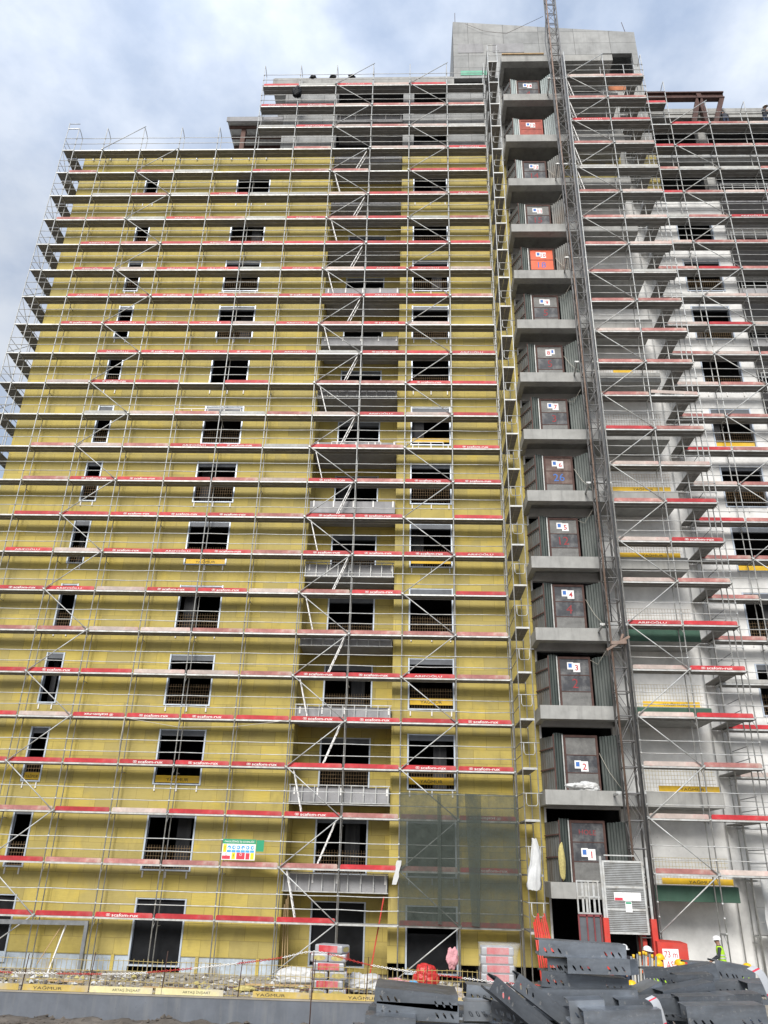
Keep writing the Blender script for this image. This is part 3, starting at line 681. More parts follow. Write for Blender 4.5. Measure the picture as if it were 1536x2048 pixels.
for y in (-1.12, .72):
    mb = MB()
    for x in (36.3, 36.98): mb.tube([(x, y, GZ), (x, y, 50.1)], .026, 7)
    for n in range(1, 25): mb.bar((36.3, y, LR(n) - .04), (36.98, y, LR(n) - .04), .05, .07)
    mb.build('standard_frame', 'galvanised', S5)
for n in range(1, 25):
    z = LR(n) - .05; mb = MB()
    for a, b in ((36.33, 36.62), (36.65, 36.95)): mb.box(a, b, -1.1, .88, z - .05, z, 0)
    mb.box(36.33, 36.95, -1.14, -1.1, z - .06, z + .01, 1); mb.build('deck', ['deck_under', 'deck_edge'], S5)
    mb = MB()
    for h in RAILS: mb.tube([(37.02, -1.12, z + h), (37.02, .72, z + h)], .018, 5)
    mb.build('guard_rail', 'galvanised_dark', S5)
R2X = [39.2088 + 2.4731 * i for i in range(-1, 4)]
S6 = thing('wing_scaffold', 'tall galvanised scaffold in front of the white rendered wing at the right edge', 'scaffold', (42, 0, GZ))
for i, x in enumerate(R2X): frame(x, GZ, 50.0 if i < 2 else 48.0, [L(n) for n in range(1, 25)], S6)
for n in range(1, 25):
    deck(R2X[0] + .03, R2X[-1] - .03, L(n), S6)
    for h in RAILS: rail(R2X[0], R2X[-1], L(n) + h, S6)
    zt, zb = L(n), L(n - 1) if n > 1 else GZ + .1
    if n % 2 == 0: brace((R2X[2], zt), (R2X[1], zb), S6)
    else: brace((R2X[1], zt), (R2X[2], zb), S6)
deck(R2X[0] + .03, R2X[1] - .03, 48.0, S6)
for h in RAILS: rail(R2X[0], R2X[1], 48 + h, S6)
brace((R2X[1], 46.0), (R2X[2], 48.0), S6)

# toe boards: R red, A / S red with lettering, P faded, N bare grey, - none.  One string per lift, bays in order
TOE1 = {26: '-----RNAPRN', 25: '-----AAPPPP', 24: '-----NAPPPN', 23: '-----NPNPPA', 22: 'PNPNNAPPNRR', 21: 'NNPNANNPRPA', 20: 'PPNAPNAPRNP', 19: 'NAPRAARRRRR',
        18: '-APAANAPAAP', 17: '-ASSSPSAARP', 16: '-SAAAPAPSPN', 15: '-NASASANSRA', 14: '-PSRNRNPPSR', 13: '-NNPPNPPAPR', 12: '-PPPASNRPNS', 11: '-PSSRPPSPSS', 10: '-RRSSSPSSNR',
        9: '-APSASPSSSA', 8: '-SAPSSPPSNR', 7: '-PPPPPPPPPP', 6: '-RSRPPPSSAP', 5: '-RPMSSRSSRS', 4: '-RRRSSSRRSS', 3: '--PRPRRSPPM', 2: '--RPPPPPRPS', 1: '--RRSRRR-RR'}
TOER = {24: 'PP', 23: 'PP', 22: 'AR', 21: 'PP', 20: 'NN', 19: 'PP', 18: 'PP', 17: 'PP', 16: 'PN', 15: 'PP', 14: 'PP', 13: 'PP', 12: 'PT', 11: 'RP', 10: 'PP', 9: 'PR', 8: 'PS', 7: 'PP', 6: 'AR', 5: 'PS', 4: 'PR', 3: 'PP', 2: 'PR', 1: 'PP'}
TOEW = {25: 'R---', 24: '-RPP', 23: 'RRPP', 22: 'PNNP', 21: 'RPPP', 20: 'NPAP', 19: 'PPP-', 18: 'PRP-', 17: 'NPP-', 16: 'PRP-', 15: 'PPP-', 14: 'PP--', 13: 'PP--', 12: 'RP--', 11: 'PP--', 10: 'RP--', 9: 'PP--', 8: 'P---', 7: 'P---', 6: 'N---', 5: 'R---', 4: 'P---'}
BOARD = {}
def board_proto(mat, Lb):
    key = (mat, Lb)
    if key not in BOARD:
        mb = MB(); h, c = .18, .04; a = Lb / 2
        P = [(-a, 0), (a, 0), (a, h - c), (a - c, h), (-a + c, h), (-a, h - c)]
        for y in (0, .03): mb.face([(x, y, z) for x, z in (P if y == 0 else P[::-1])])
        for i in range(6):
            p, q = P[i], P[(i + 1) % 6]; mb.face([(p[0], 0, p[1]), (p[0], .03, p[1]), (q[0], .03, q[1]), (q[0], 0, q[1])])
        o = mb.build('toe_board', mat); BOARD[key] = o.data; bpy.data.objects.remove(o)
    return BOARD[key]
LET = {}
def let_mesh(kind):
    if kind not in LET:
        mb = MB()
        if kind == 'A': put_text(mb, 'ARIFOĞLU', (0, 0, 0), 1.25, .11)
        else:
            put_text(mb, 'scafom-rux', (.15, 0, 0), 1.1, .115, 0, 1.0, .012)
            for q in (-.59, -.545, -.5): put_text(mb, 'O', (q, 0, .0), .085, .1)
        o = mb.build('lettering', 'paint_white'); LET[kind] = o.data; bpy.data.objects.remove(o)
    return LET[kind]
TOEN = [0]
def toe(kind, x0, x1, y, z, where, tilt=0.0):
    """one board standing on the deck edge, its lettering as a child"""
    rr = random.random()
    mat = {'R': 'toe_red', 'A': 'toe_red', 'S': 'toe_red', 'M': 'toe_red', 'P': 'toe_faded' if rr < .6 else 'toe_pale', 'T': 'toe_pale', 'N': 'toe_grey'}[kind]
    o = bpy.data.objects.new('toe_board', board_proto(mat, round(x1 - x0 - .12, 2))); C.objects.link(o)
    o.location = ((x0 + x1) / 2, y + .005, z + .003); o.rotation_euler = (0, tilt + random.uniform(-.004, .004), 0)
    adj = {'R': 'plain red', 'A': 'red thinly lettered', 'S': 'red boldly lettered', 'M': 'red upside-down lettered', 'P': 'faded pink', 'T': 'pale tilted', 'N': 'bare grey'}[kind]
    tag(o, f'{adj} toe board, {where}', 'toe board', 'toe boards along the scaffold decks'); TOEN[0] += 1
    if kind in 'ASM':
        l = bpy.data.objects.new('lettering', let_mesh('A' if kind == 'A' else 'S')); C.objects.link(l); l.parent = o
        l.location = (random.uniform(-.12, .12), -.004, .078)
        if kind == 'M': l.rotation_euler = (0, pi, 0)
random.seed(11)
for n, s in TOE1.items():
    for b, ch in enumerate(s):
        if ch in '-': continue
        if ch == 'N' and random.random() < .45: continue
        x0 = b * BAY if b else .58
        toe(ch, x0, (b + 1) * BAY, .0, L(n), f'{ORD[n]} lift, {ORD[11 - b]} bay from the landings, yellow facade scaffold')
for n, s in TOER.items():
    for b, ch in enumerate(s):
        toe(ch, R1X[b], R1X[b + 1], R1Y, LR(n) + (.06 if ch == 'T' else 0), f'{ORD[n]} lift of landing scaffold, {("mast-side", "outer")[b]} bay', .05 if ch == 'T' else 0)
for n, s in TOEW.items():
    for b, ch in enumerate(s):
        if ch == '-': continue
        toe(ch, R2X[b], R2X[b + 1], .0, L(n), f'{ORD[n]} lift of white wing scaffold, {ORD[b + 1]} bay from landings')
print('toe boards', TOEN[0])

# debris net over the lower right bays
t = thing('debris_net', 'torn dark green debris net covering the two lower right bays of the facade scaffold', 'net', (24.9, -.1, 0))
mb = MB()
def netsheet(mb, xa, xb, za, zb, y, seed, taper=0):
    nx, nz_ = 22, 22; V = []
    for j in range(nz_ + 1):
        for i in range(nx + 1):
            q = j / nz_; w_ = 1 - taper * (1 - q); cx = (xa + xb) / 2
            x = cx + (xa + (xb - xa) * i / nx - cx) * w_; z = za + (zb - za) * q
            V.append((x, y + .05 * noise.noise(Vector((x * 1.1, z * .9, seed))), z + (.06 * noise.noise(Vector((x * 2, 0, seed))) if j in (0, nz_) else 0)))
    mb.add(V, [(j * (nx + 1) + i, j * (nx + 1) + i + 1, (j + 1) * (nx + 1) + i + 1, (j + 1) * (nx + 1) + i) for j in range(nz_) for i in range(nx)], 0, True)
netsheet(mb, 22.4, 27.35, -.02, 5.05, -.13, 1); mb.build('net_sheet', 'net', t)
mb = MB(); netsheet(mb, 25.15, 25.85, .05, 5.03, -.2, 4, .55); mb.build('net_fold', 'net', t)
mb = MB(); netsheet(mb, 23.98, 24.14, .1, 5.0, -.2, 8); mb.build('net_fold', 'net', t)

# ------------------------------------------------------------------ hoist mast
M = thing('hoist_mast', 'tall rusty lattice hoist mast rising past the landings above the roof', 'mast', (31.62, -2.3, GZ))
MX0, MX1, MY0, MY1, MT = 31.36, 31.94, -2.6, -2.05, 60
for x in (MX0, MX1):
    for y in (MY0, MY1):
        mb = MB(); mb.tube([(x, y, GZ), (x, y, MT)], .045, 8); mb.build('chord', 'mast_rust' if (x == MX0 and y == MY0) else 'mast_steel', M)
mb = MB(); z = GZ; i = 0
while z < MT:
    for y in (MY0, MY1):
        mb.tube([(MX0, y, z), (MX1, y, z)], .026, 5, 0, False)
        mb.tube([(MX0, y, z) if i % 2 else (MX1, y, z), (MX1, y, z + 1.0) if i % 2 else (MX0, y, z + 1.0)], .015, 5, 0, False)
    for x in (MX0, MX1):
        mb.tube([(x, MY0, z), (x, MY1, z)], .024, 5, 0, False); mb.tube([(x, MY0, z) if i % 2 else (x, MY1, z), (x, MY1, z + 1.0) if i % 2 else (x, MY0, z + 1.0)], .014, 5, 0, False)
    z += 1.0; i += 1
mb.build('lattice', 'mast_steel', M)
mb = MB()
for k in range(2, 15, 2):
    z = fl(k) - .2
    for x in (31.2, 32.1): mb.bar((x, -2.1, z), (x + .1, -.86, z + .05), .08, .08)
    mb.bar((31.1, -2.0, z + .05), (32.3, -2.0, z + .05), .07, .09)
mb.build('wall_tie', 'galvanised', M)
mb = MB(); mb.tube([(MX0 + .1, -2.65, 12), (MX0 + .05, -2.68, 30), (MX0 - .12, -2.6, 46), (MX0 - .3, -2.5, 50.5), (MX0 - .05, -2.6, 54)], .03, 6); mb.build('power_cable', 'pole_dark', M)
mb = MB(); mb.tube([(32.1, -2.25, -1.2), (32.1, -2.25, 49.5)], .055, 8)
o = single(mb, 'guide_pole', 'pole_dark', 'dark steel guide pole running up beside the hoist mast', 'pole', (32.1, -2.25, -1.2), 'poles beside the hoist mast')
mb = MB(); mb.tube([(32.28, -2.0, 8), (32.28, -2.0, 50.2)], .035, 8)
o = single(mb, 'guide_pole', 'galvanised', 'thin grey pole between the dark guide pole and the scaffold', 'pole', (32.28, -2.0, 8), 'poles beside the hoist mast')
mb = MB(); p = Vector((31.6, -2.75, 11.2))
mb.bar((31.1, -2.75, 10.7), (32.1, -2.75, 11.3), .12, .1); mb.bar((31.3, -2.75, 11.0), (31.95, -2.75, 11.05), .16, .14); mb.tube([(31.7, -2.75, 11.05), (31.85, -2.75, 11.4)], .06, 6)
single(mb, 'mast_bracket', 'mast_rust', 'rusty clamp bracket fixed across the mast at the fourth landing', 'bracket', p)

# hoist base: raised gate, red posts, cage
Hh = thing('hoist_cage', 'goods hoist ground cage with raised grey slatted gate between red posts', 'hoist', (30.9, -2, GZ))
mb = MB(); gx0, gx1, gy, g0, g1 = 30.12, 31.66, -2.72, .1, 2.56
for a in (gx0, gx1 - .07): mb.box(a, a + .07, gy - .03, gy + .03, g0, g1)
for zz in (g0, .87, 1.62, g1 - .07): mb.box(gx0 + .07, gx1 - .07, gy - .025, gy + .025, zz, zz + .07)
mb.box(gx0 + .1, gx1 - .3, gy - .02, gy + .02, g1 + .16, g1 + .2); gate = mb.build('gate', 'deck_edge', Hh)
mb = MB(); zz = g0 + .07
while zz < g1 - .07:        # horizontally ribbed sheet
    mb.face([(gx0 + .07, gy, zz), (gx1 - .07, gy, zz), (gx1 - .07, gy - .02, zz + .03), (gx0 + .07, gy - .02, zz + .03)]); mb.face([(gx0 + .07, gy - .02, zz + .03), (gx1 - .07, gy - .02, zz + .03), (gx1 - .07, gy, zz + .06), (gx0 + .07, gy, zz + .06)]); zz += .06
mb.build('gate_sheet', 'hoarding', gate)
for a, b, c, d, m in ((30.47, 30.8, 1.2, 1.48, 'paper'), (30.81, 31.13, 1.2, 1.48, 'paper'), (31.14, 31.46, 1.2, 1.48, 'paper'), (30.86, 31.1, .82, 1.18, 'paper'), (30.49, 30.78, 1.21, 1.3, 'sign_red'), (30.88, 31.08, 1.1, 1.16, 'sign_green')):
    mb = MB(); y = gy - .03 - (.004 if m != 'paper' else 0); mb.box(a, b, y - .004, y, c, d); mb.build('notice', m, gate)
for x in (29.98, 31.72):
    mb = MB(); mb.box(x, x + .2, gy - .12, gy + .1, GZ, .62); mb.build('red_post', 'red_machine', Hh)
    mb = MB(); mb.box(x + .05, x + .13, gy - .04, gy + .06, .62, 2.7); mb.build('gate_track', 'galvanised', Hh)
mb = MB(); mb.box(30.2, 31.7, -1.1, -1.06, GZ, .2); mb.box(30.15, 30.2, -2.6, -1.1, GZ, .2); mb.box(31.7, 31.74, -2.6, -1.1, GZ, .2); mb.box(30.2, 31.7, -2.6, -1.1, .16, .2); mb.build('cage_shell', 'shaded_inside', Hh)  # cage walls coloured near black, the shade inside put into the colour
mb = MB(); mb.box(31.35, 31.6, -2.45, -2.2, -.7, .1); mb.build('motor', 'red_machine', Hh)
p = thing('side_hoarding', 'short grey barred gate over dark red panels, left of the hoist cage', 'hoarding', (29.6, -2.7, GZ))
mb = MB()
for x in (29.12, 29.55, 29.9): mb.bar((x, -2.7, .75), (x, -2.7, 1.83), .06, .05)
for zz in (.75, 1.3, 1.83): mb.bar((29.1, -2.7, zz), (29.95, -2.7, zz), .05, .05)
for x in (29.28, 29.42, 29.7): mb.box(x, x + .08, -2.69, -2.67, .78, 1.8)
mb.build('gate_bars', 'galvanised', p)
mb = MB(); mb.box(29.1, 29.95, -2.72, -2.68, GZ, .7); mb.build('lower_panel', 'shutter_box', p)
mb = MB()
for x in (29.1, 29.4, 29.66, 29.9): mb.bar((x, -2.74, GZ), (x, -2.74, .7), .06, .05)
for zz in (.68, -.3, -1.0): mb.bar((29.1, -2.74, zz), (29.97, -2.74, zz), .06, .07)
mb.build('red_bar', 'red_dark', p)
t = thing('control_cabinet', 'red steel cabinet with hand-painted white notice, right of the hoist cage', 'cabinet', (32.6, -2.9, GZ))
mb = MB(); mb.add([(31.78, -3.1, GZ), (32.85, -3.1, GZ), (32.85, -2.3, GZ), (31.78, -2.3, GZ), (31.78, -3.1, -.08), (32.85, -3.1, -.12), (32.85, -2.3, -.1), (31.78, -2.3, -.04)], [(0, 3, 2, 1), (4, 5, 6, 7), (0, 1, 5, 4), (1, 2, 6, 5), (2, 3, 7, 6), (3, 0, 4, 7)]); mb.build('cabinet_body', 'red_machine', t)
mb = MB(); mb.box(31.93, 32.5, -3.12, -3.102, -1.1, -.3); q = mb.build('notice', 'paper', t)
mb = MB(); put_text(mb, '73 m', (32.22, -3.126, -.47), .46, .2); mb.build('lettering', 'ink_red', q); mb = MB(); put_text(mb, 'ASIL', (32.24, -3.126, -.8), .44, .24); mb.build('lettering', 'ink_red', q)

# safety sign tied to the facade scaffold
t = thing('safety_sign', 'white and green work safety sign with pictograms tied to the facade scaffold', 'sign', (15.7, -.09, 2.26))
SX0, SX1, SZ0, SZ1, SY = 14.98, 16.38, 2.24, 3.04, -.1
mb = MB(); mb.box(SX0, SX1, SY, SY + .012, SZ0, SZ1); mb.build('sign_board', 'paper', t)
mb = MB(); mb.box(SX0, SX1, SY - .004, SY, 2.86, SZ1); h = mb.build('header', 'sign_green', t)
mb = MB(); put_text(mb, 'ÖNCELİĞİMİZ İŞ GÜVENLİĞİ', (15.68, SY - .008, 2.945), 1.25, .1, 0, 1, .015); mb.build('lettering', 'paint_white', h)
def disc(mb, x, y, z, r, n=16, mi=0): mb.face([(x + r * cos(2 * pi * i / n), y, z + r * sin(2 * pi * i / n)) for i in range(n)], mi)
for i in range(6):
    x = 15.27 + i * .195
    mb = MB(); disc(mb, x, SY - .004, 2.72, .075); g = mb.build('pictogram', 'sign_blue', t)
    mb = MB(); disc(mb, x + (.02 if i % 2 else -.01), SY - .007, 2.71 - (.02 if i % 3 == 0 else -.01), .035, 8); mb.build('figure', 'paper', g)
    mb = MB(); mb.box(x - .085, x + .085, SY - .004, SY - .001, 2.53, 2.62); mb.build('caption', 'sign_blue', t)
for a, b, c, d, m in ((15.02, 15.16, 2.54, 2.84, 'sign_yellow'), (15.0, 15.34, 2.27, 2.4, 'sign_red'), (15.4, 15.55, 2.27, 2.52, 'sign_yellow'), (15.6, 15.95, 2.27, 2.52, 'sign_red'), (15.99, 16.15, 2.27, 2.51, 'sign_red'), (16.19, 16.33, 2.27, 2.52, 'sign_yellow')):
    mb = MB(); mb.box(a, b, SY - .004, SY - .001, c, d); mb.build('warning_cell', m, t)
mb = MB(); n = 20
for i in range(n):
    a, b = 2 * pi * i / n, 2 * pi * (i + 1) / n
    for cx, cz in ((15.78, 2.45), (15.17, 2.46)): mb.face([(cx + .05 * cos(a), SY - .008, cz + .05 * sin(a)), (cx + .05 * cos(b), SY - .008, cz + .05 * sin(b)), (cx + .038 * cos(b), SY - .008, cz + .038 * sin(b)), (cx + .038 * cos(a), SY - .008, cz + .038 * sin(a))], 0 if cx > 15.5 else 1)
mb.build('prohibition_ring', ['paper', 'sign_red'], t)
mb = MB(); put_text(mb, '!', (15.475, SY - .008, 2.4), None, .12, 0, 1, .02); put_text(mb, '!', (15.09, SY - .008, 2.7), None, .12, 0, 1, .02); mb.build('warning_mark', 'ink', t)
mb = MB(); mb.box(16.4, 16.72, -.085, -.075, 2.58, 3.02); single(mb, 'green_board', 'sign_green', 'plain green panel right beside the white safety sign', 'panel', (16.55, -.08, 2.58))

# ------------------------------------------------------------------ retaining wall, fence, chain
mb = MB(); mb.box(-20, 27.0, -5.12, -4.88, -4, -1.98); mb.box(-20, 27.0, -5.14, -4.86, -1.98, -1.945, 1)
o = mb.build('retaining_wall', ['wall_paint', 'terrace'], None, Vector((3, -5, -4))); tag(o, 'low grey painted retaining wall along the foot of the site', 'wall')
px = [-1.2, 1.4, 4.0, 6.6, 9.7, 12.0, 14.5, 17.1, 19.6, 21.4, 23.4, 25.2]
for i in range(len(px) - 1):
    a, b = px[i] + .04, px[i + 1] - .04; mb = MB()
    z0 = -1.93; top = -.98 + .06 * noise.noise(Vector((i * 3.3, 0, 0))); x = a; j = 0
    while x < b:
        lean = .04 * noise.noise(Vector((x, i, 0))); mb.tube([(x, -4.98, z0), (x + lean, -4.98 + .05 * noise.noise(Vector((x * .7, 2, i))), top + (.03 if j % 3 else 0))], .009, 4, 0, False); x += .17; j += 1
    for q in (.03, .33, .63, .93): mb.tube([(a, -4.99, z0 + q), ((a + b) / 2, -4.99, z0 + q + .015), (b, -4.99, z0 + q - .01)], .009, 4, 0, False)
    single(mb, 'wire_fence', 'mesh_yellow', f'yellowish wire mesh fence panel on the retaining wall, {ORD[i + 1]} from the left end', 'wire fence', ((a + b) / 2, -4.98, z0), 'mesh fence panels on the wall')
for i, x in enumerate(px[4:]):
    mb = MB(); mb.tube([(x, -5.0, -1.95), (x + .06, -5.0, -.86 + .1 * (i % 3))], .016, 6)
    single(mb, 'fence_post', 'rebar_rust', f'rusty rebar fence post on the retaining wall, {ORD[i + 1]} of the row', 'fence post', (x, -5, -1.95), 'rebar fence posts')
a = at(628, 1903, -6.0); b = at(620, 2048, -6.0); mb = MB(); mb.tube([(b.x - .02, -6, -3.1), tuple(a)], .02, 6)
single(mb, 'rebar_stake', 'rebar_rust', 'tall rusty rebar stake leaning before the wall and the pack stack', 'stake', (b.x, -6, -2.8))
for x0, x1, txt, lab, tx in ((6.0, 9.6, None, 'plain yellow banner at the left end of the wire fence foot', None), (9.75, 12.0, 'YAĞMUR', 'muddy yellow banner with black lettering near the left end of the fence', [10.6]), (12.05, 14.2, 'ARTAŞ İNŞAAT', 'pale yellow banner with company name, left one of two', [13.3]),
                              (14.3, 16.6, 'ARTAŞ İNŞAAT', 'pale yellow banner with company name, right one of two', [15.7]), (17.6, 19.5, 'YAĞMUR', 'yellow banner with worn lettering, just left of the pack stack', [18.2]), (19.55, 22.2, 'YAĞMUR', 'yellow banner with lettering behind the left steel brackets', [21.3]), (22.3, 25.6, None, 'yellow banner half hidden behind the steel bracket heap', None)):
    banner(x0, x1, -5.0, -1.935, -1.75, txt, lab, tx, 'banner_pale' if txt == 'ARTAŞ İNŞAAT' else 'banner_muddy', 'ink')
def catmull(P, n=10):
    out = []
    for i in range(len(P) - 1):
        p0, p1, p2, p3 = P[max(i - 1, 0)], P[i], P[i + 1], P[min(i + 2, len(P) - 1)]
        for j in range(n):
            t = j / n; out.append(.5 * ((2 * p1) + (p2 - p0) * t + (2 * p0 - 5 * p1 + 4 * p2 - p3) * t * t + (3 * p1 - p0 - 3 * p2 + p3) * t ** 3))
    return out + [P[-1]]
path = catmull([at(x, y, -5.06) for x, y in ((-60, 1936), (20, 1945), (110, 1947), (240, 1948), (330, 1942), (450, 1930), (560, 1916), (632, 1904), (735, 1929), (820, 1943), (885, 1951), (990, 1964), (1095, 1972))], 14)
mb = MB(); step = .07; acc = 0; idx = 0; pos = path[0].copy(); seg = 0
def link(mb, p, d, flip, mi):
    d = d.normalized(); u = Vector((0, 0, 1)); x = d.cross(u).normalized(); z = x.cross(d); side = z if flip else x
    ring = []
    for i in range(10):
        a = 2 * pi * i / 10; ring.append(p + d * (.047 * cos(a)) + side * (.026 * sin(a)))
    ring.append(ring[0]); mb.tube(ring,   .009, 4, mi, False)
for i in range(len(path) - 1):
    d = path[i + 1] - path[i]; Ls = d.length; q = acc
    while q < Ls:
        link(mb, path[i] + d * (q / Ls), d, idx % 2, (idx // 22) % 2); idx += 1; q += step
    acc = q - Ls
single(mb, 'barrier_chain', ['plastic_red', 'paint_white'], 'red and white plastic barrier chain sagging along the wire fence', 'chain', path[40])

# ------------------------------------------------------------------ terrace clutter
def pack(x, y, z, rz, label, grp, sx=.62, sy=1.1, sz=.26, loose=False):
    M_ = Matrix.Translation((x, y, z + sz / 2)) @ Matrix.Rotation(rz, 4, 'Z')
    t = thing('insulation_pack', label, 'insulation pack', (x, y, z), grp)
    mb = MB(); mb.obox(M_, sx / 2, sy / 2, sz / 2); b = mb.build('pack_body', 'pack_grey', t)
    o = bpy.data.objects[b.name]; bv = o.modifiers.new('round', 'BEVEL'); bv.width = .05; bv.segments = 2
    mb = MB(); mb.obox(M_ @ Matrix.Translation((0, .0, .01)), sx / 2 + .006, sy * .34, sz / 2 - .03); mb.build('red_sleeve', 'pack_red', b)
    for s in (-1, 1):
        mb = MB(); vs = [M_ @ Vector((sx * .36 * cos(a), s * (sy / 2 + .006), sz * .3 * sin(a))) for a in [2 * pi * i / 14 for i in range(14)]]
        mb.face(vs if s < 0 else vs[::-1]); mb.build('wool_end', 'wool_end', b)
    return t
names = ['bottom', 'second', 'third', 'fourth', 'fifth', 'topmost']
for lv in range(5):
    for j in range(2):
        if lv % 2 == 0: pack((19.68, 20.34)[j] + random.uniform(-.04, .04), -3.6 + random.uniform(-.05, .05), -2.0 + lv * .265, random.uniform(-.07, .07), f'grey and red mineral wool pack, {names[lv]} layer, {("left", "right")[j]} half of the open stack', 'mineral wool packs in the open stack')
        else: pack(20.02 + random.uniform(-.06, .06), (-3.87, -3.24)[j], -2.0 + lv * .265, pi / 2 + random.uniform(-.05, .05), f'red sleeved mineral wool pack, {names[lv]} layer, {("front", "rear")[j]} half of the open stack', 'mineral wool packs in the open stack')
pack(20.1, -3.75, -2.0 + 5 * .265, 1.15, 'loose red and grey wool pack lying on top of the open stack', 'mineral wool packs in the open stack')
for lv in range(6):
    pack(25.95 + .03 * (lv % 2), -3.3, -2.0 + lv * .275, pi / 2, f'red mineral wool pack, {names[lv]} layer of the plastic-wrapped stack', 'mineral wool packs in the wrapped stack', .75, 1.15, .27)
mb = MB(); V = []; n = 20; rows = 9
for j in range(rows + 1):
    for i in range(n):
        a = 2 * pi * i / n; z = -1.55 + 1.3 * j / rows; r = 1 + .06 * noise.noise(Vector((i * .8, j * .7, 0)))
        sq = 1 / max(abs(cos(a)), abs(sin(a))); fl_ = .25 * (j / rows) ** 2 * max(0, cos(a))
        V.append((25.96 + cos(a) * .62 * sq * r + fl_, -3.3 + sin(a) * .44 * sq * r, z))
F = [(j * n + i, j * n + (i + 1) % n, (j + 1) * n + (i + 1) % n, (j + 1) * n + i) for j in range(rows) for i in range(n)] + [tuple(rows * n + i for i in range(n))]
mb.add(V, F, 0, True); single(mb, 'plastic_wrap', 'wrap', 'crumpled clear plastic wrap round the right-hand wool pack stack', 'plastic wrap', (25.96, -3.3, -1.6))
def blob(name, mats, label, cat, c, s, seed, amp=.25, rz=0., group=None, flat=True):
    bm = bmesh.new(); bmesh.ops.create_icosphere(bm, subdivisions=5, radius=1)
    R = Matrix.Rotation(rz, 3, 'Z')
    for v in bm.verts:
        q = v.co; w_ = Vector((noise.noise(q * 1.3 + Vector((seed, 5, 1))), noise.noise(q * 1.3 + Vector((2, seed, 7))), 0)) * .8
        n_ = noise.noise(q * 1.6 + Vector((seed, 0, 0))) * amp * 1.1 + (.35 - abs(noise.noise((q + w_) * 2.6 + Vector((seed, 3, 0))))) * amp * .9 + (.3 - abs(noise.noise((q + w_) * 6.5 + Vector((3, seed, 0))))) * amp * .4
        p = v.co * (1 + n_); p = Vector((p.x * s[0], p.y * s[1], max(p.z, -.7) * s[2] if flat else p.z * s[2])); v.co = R @ p
    me = bpy.data.meshes.new(name); bm.to_mesh(me); bm.free(); me.materials.append(MATS[mats])
    for p in me.polygons: p.use_smooth = True
    o = bpy.data.objects.new(name, me); o.location = c; C.objects.link(o); return tag(o, label, cat, group)
blob('red_bag', 'plastic_red', 'shiny red plastic bag lying before the netted bay, by the fence', 'bag', (23.45, -2.9, -1.45), (.42, .35, .45), 2, .2)
blob('pink_cloth', 'plastic_pink', 'pale pink cloth hung over the low rail before the black doorway', 'cloth', (24.55, -.3, -1.05), (.22, .1, .34), 5, .35, .3, None, False)
blob('blue_bucket', 'plastic_blue', 'light blue bucket standing beside the rubble behind the fence', 'bucket', (23.0, -3.6, -1.75), (.24, .22, .3), 8, .06)
blob('cement_sack', 'sack', 'slumped beige sack with blue print behind the steel brackets', 'sack', (24.2, -4.2, -1.82), (.75, .4, .3), 9, .22)
blob('white_tarp', 'plastic_white', 'crumpled white tarpaulin right of the open pack stack', 'tarpaulin', (21.2, -2.6, -1.75), (.75, .5, .3), 12, .4)
blob('white_tarp', 'plastic_white', 'small white plastic scrap on the terrace left of the open pack stack', 'tarpaulin', (18.55, -3.6, -1.93), (.45, .2, .09), 14, .4)
blob('white_sack', 'plastic_white', 'large white printed sack lying left behind the open pack stack', 'sack', (18.6, -1.3, -1.72), (.8, .4, .32), 17, .15)
blob('pink_sack', 'plastic_pink', 'pinkish sack behind the chain, between the two pack stacks', 'sack', (22.4, -2.6, -1.8), (.5, .35, .25), 19, .3)
blob('black_tarp', 'plastic_black', 'black plastic tarpaulin bundle left of the wrapped pack stack', 'tarpaulin', (25.1, -4.2, -1.7), (.5, .4, .4), 21, .35)
blob('yellow_scrap', 'wool_end', 'torn yellow wool scrap lying on the terrace by the fence', 'wool scrap', (17.0, -3.2, -1.93), (.35, .15, .08), 23, .3)
blob('plastic_bag', 'plastic_white', 'bundled clear plastic resting on the second landing slab edge', 'plastic bag', (30.2, -.5, fl(2) + .12), (.55, .25, .22), 31, .5)
blob('wool_roll', 'wool_end', 'yellow wool roll leaning against the side screen of the first landing', 'wool roll', (29.02, -.55, fl(1) + .75), (.13, .14, .7), 33, .12, 0, None, False)
for i, (x, z, lab) in enumerate(((16.6, 52.05, 'black bucket standing on the high roof edge'), (18.0, 52.1, 'black tool lump lying on the high roof edge, middle of three'), (19.3, 52.1, 'dark hose reel lying on the high roof edge'))): blob('roof_clutter', 'plastic_black', lab, 'roof clutter', (x - 1.0, 1.0, z), (.22, .18, .22), 40 + i, .4)
blob('bag_on_deck', 'plastic_black', 'black sack hanging under the top lift at the left of the high scaffold', 'sack', (6 * BAY - .1, -.1, 49.2), (.28, .2, .5), 44, .25, 0, None, False)
# hanging white bag on the ladder tower
mb = MB(); V = []; n = 26; rows = 16
for j in range(rows + 1):
    q = j / rows; w_ = (.09 + .1 * min(1, q * 2.4) - .05 * math.exp(-((q - .5) / .13) ** 2) + .08 * q) * (1 - max(0, q - .9) * 2)
    for i in range(n):
        a = 2 * pi * i / n; f_ = 1 + .45 * noise.noise(Vector((cos(a) * 2.6, sin(a) * 2.6, q * 2.2))) + .22 * noise.noise(Vector((cos(a) * 6, sin(a) * 6, q * 5)))
        V.append((27.76 - .04 * q + .06 * sin(q * 5) + w_ * f_ * cos(a), -1.7 + .45 * w_ * f_ * sin(a), 3.3 - 1.85 * q + .06 * noise.noise(Vector((cos(a) * 2, sin(a) * 2, 9)))))
mb.add(V, [(j * n + i, (j + 1) * n + i, (j + 1) * n + (i + 1) % n, j * n + (i + 1) % n) for j in range(rows) for i in range(n)], 0, True)
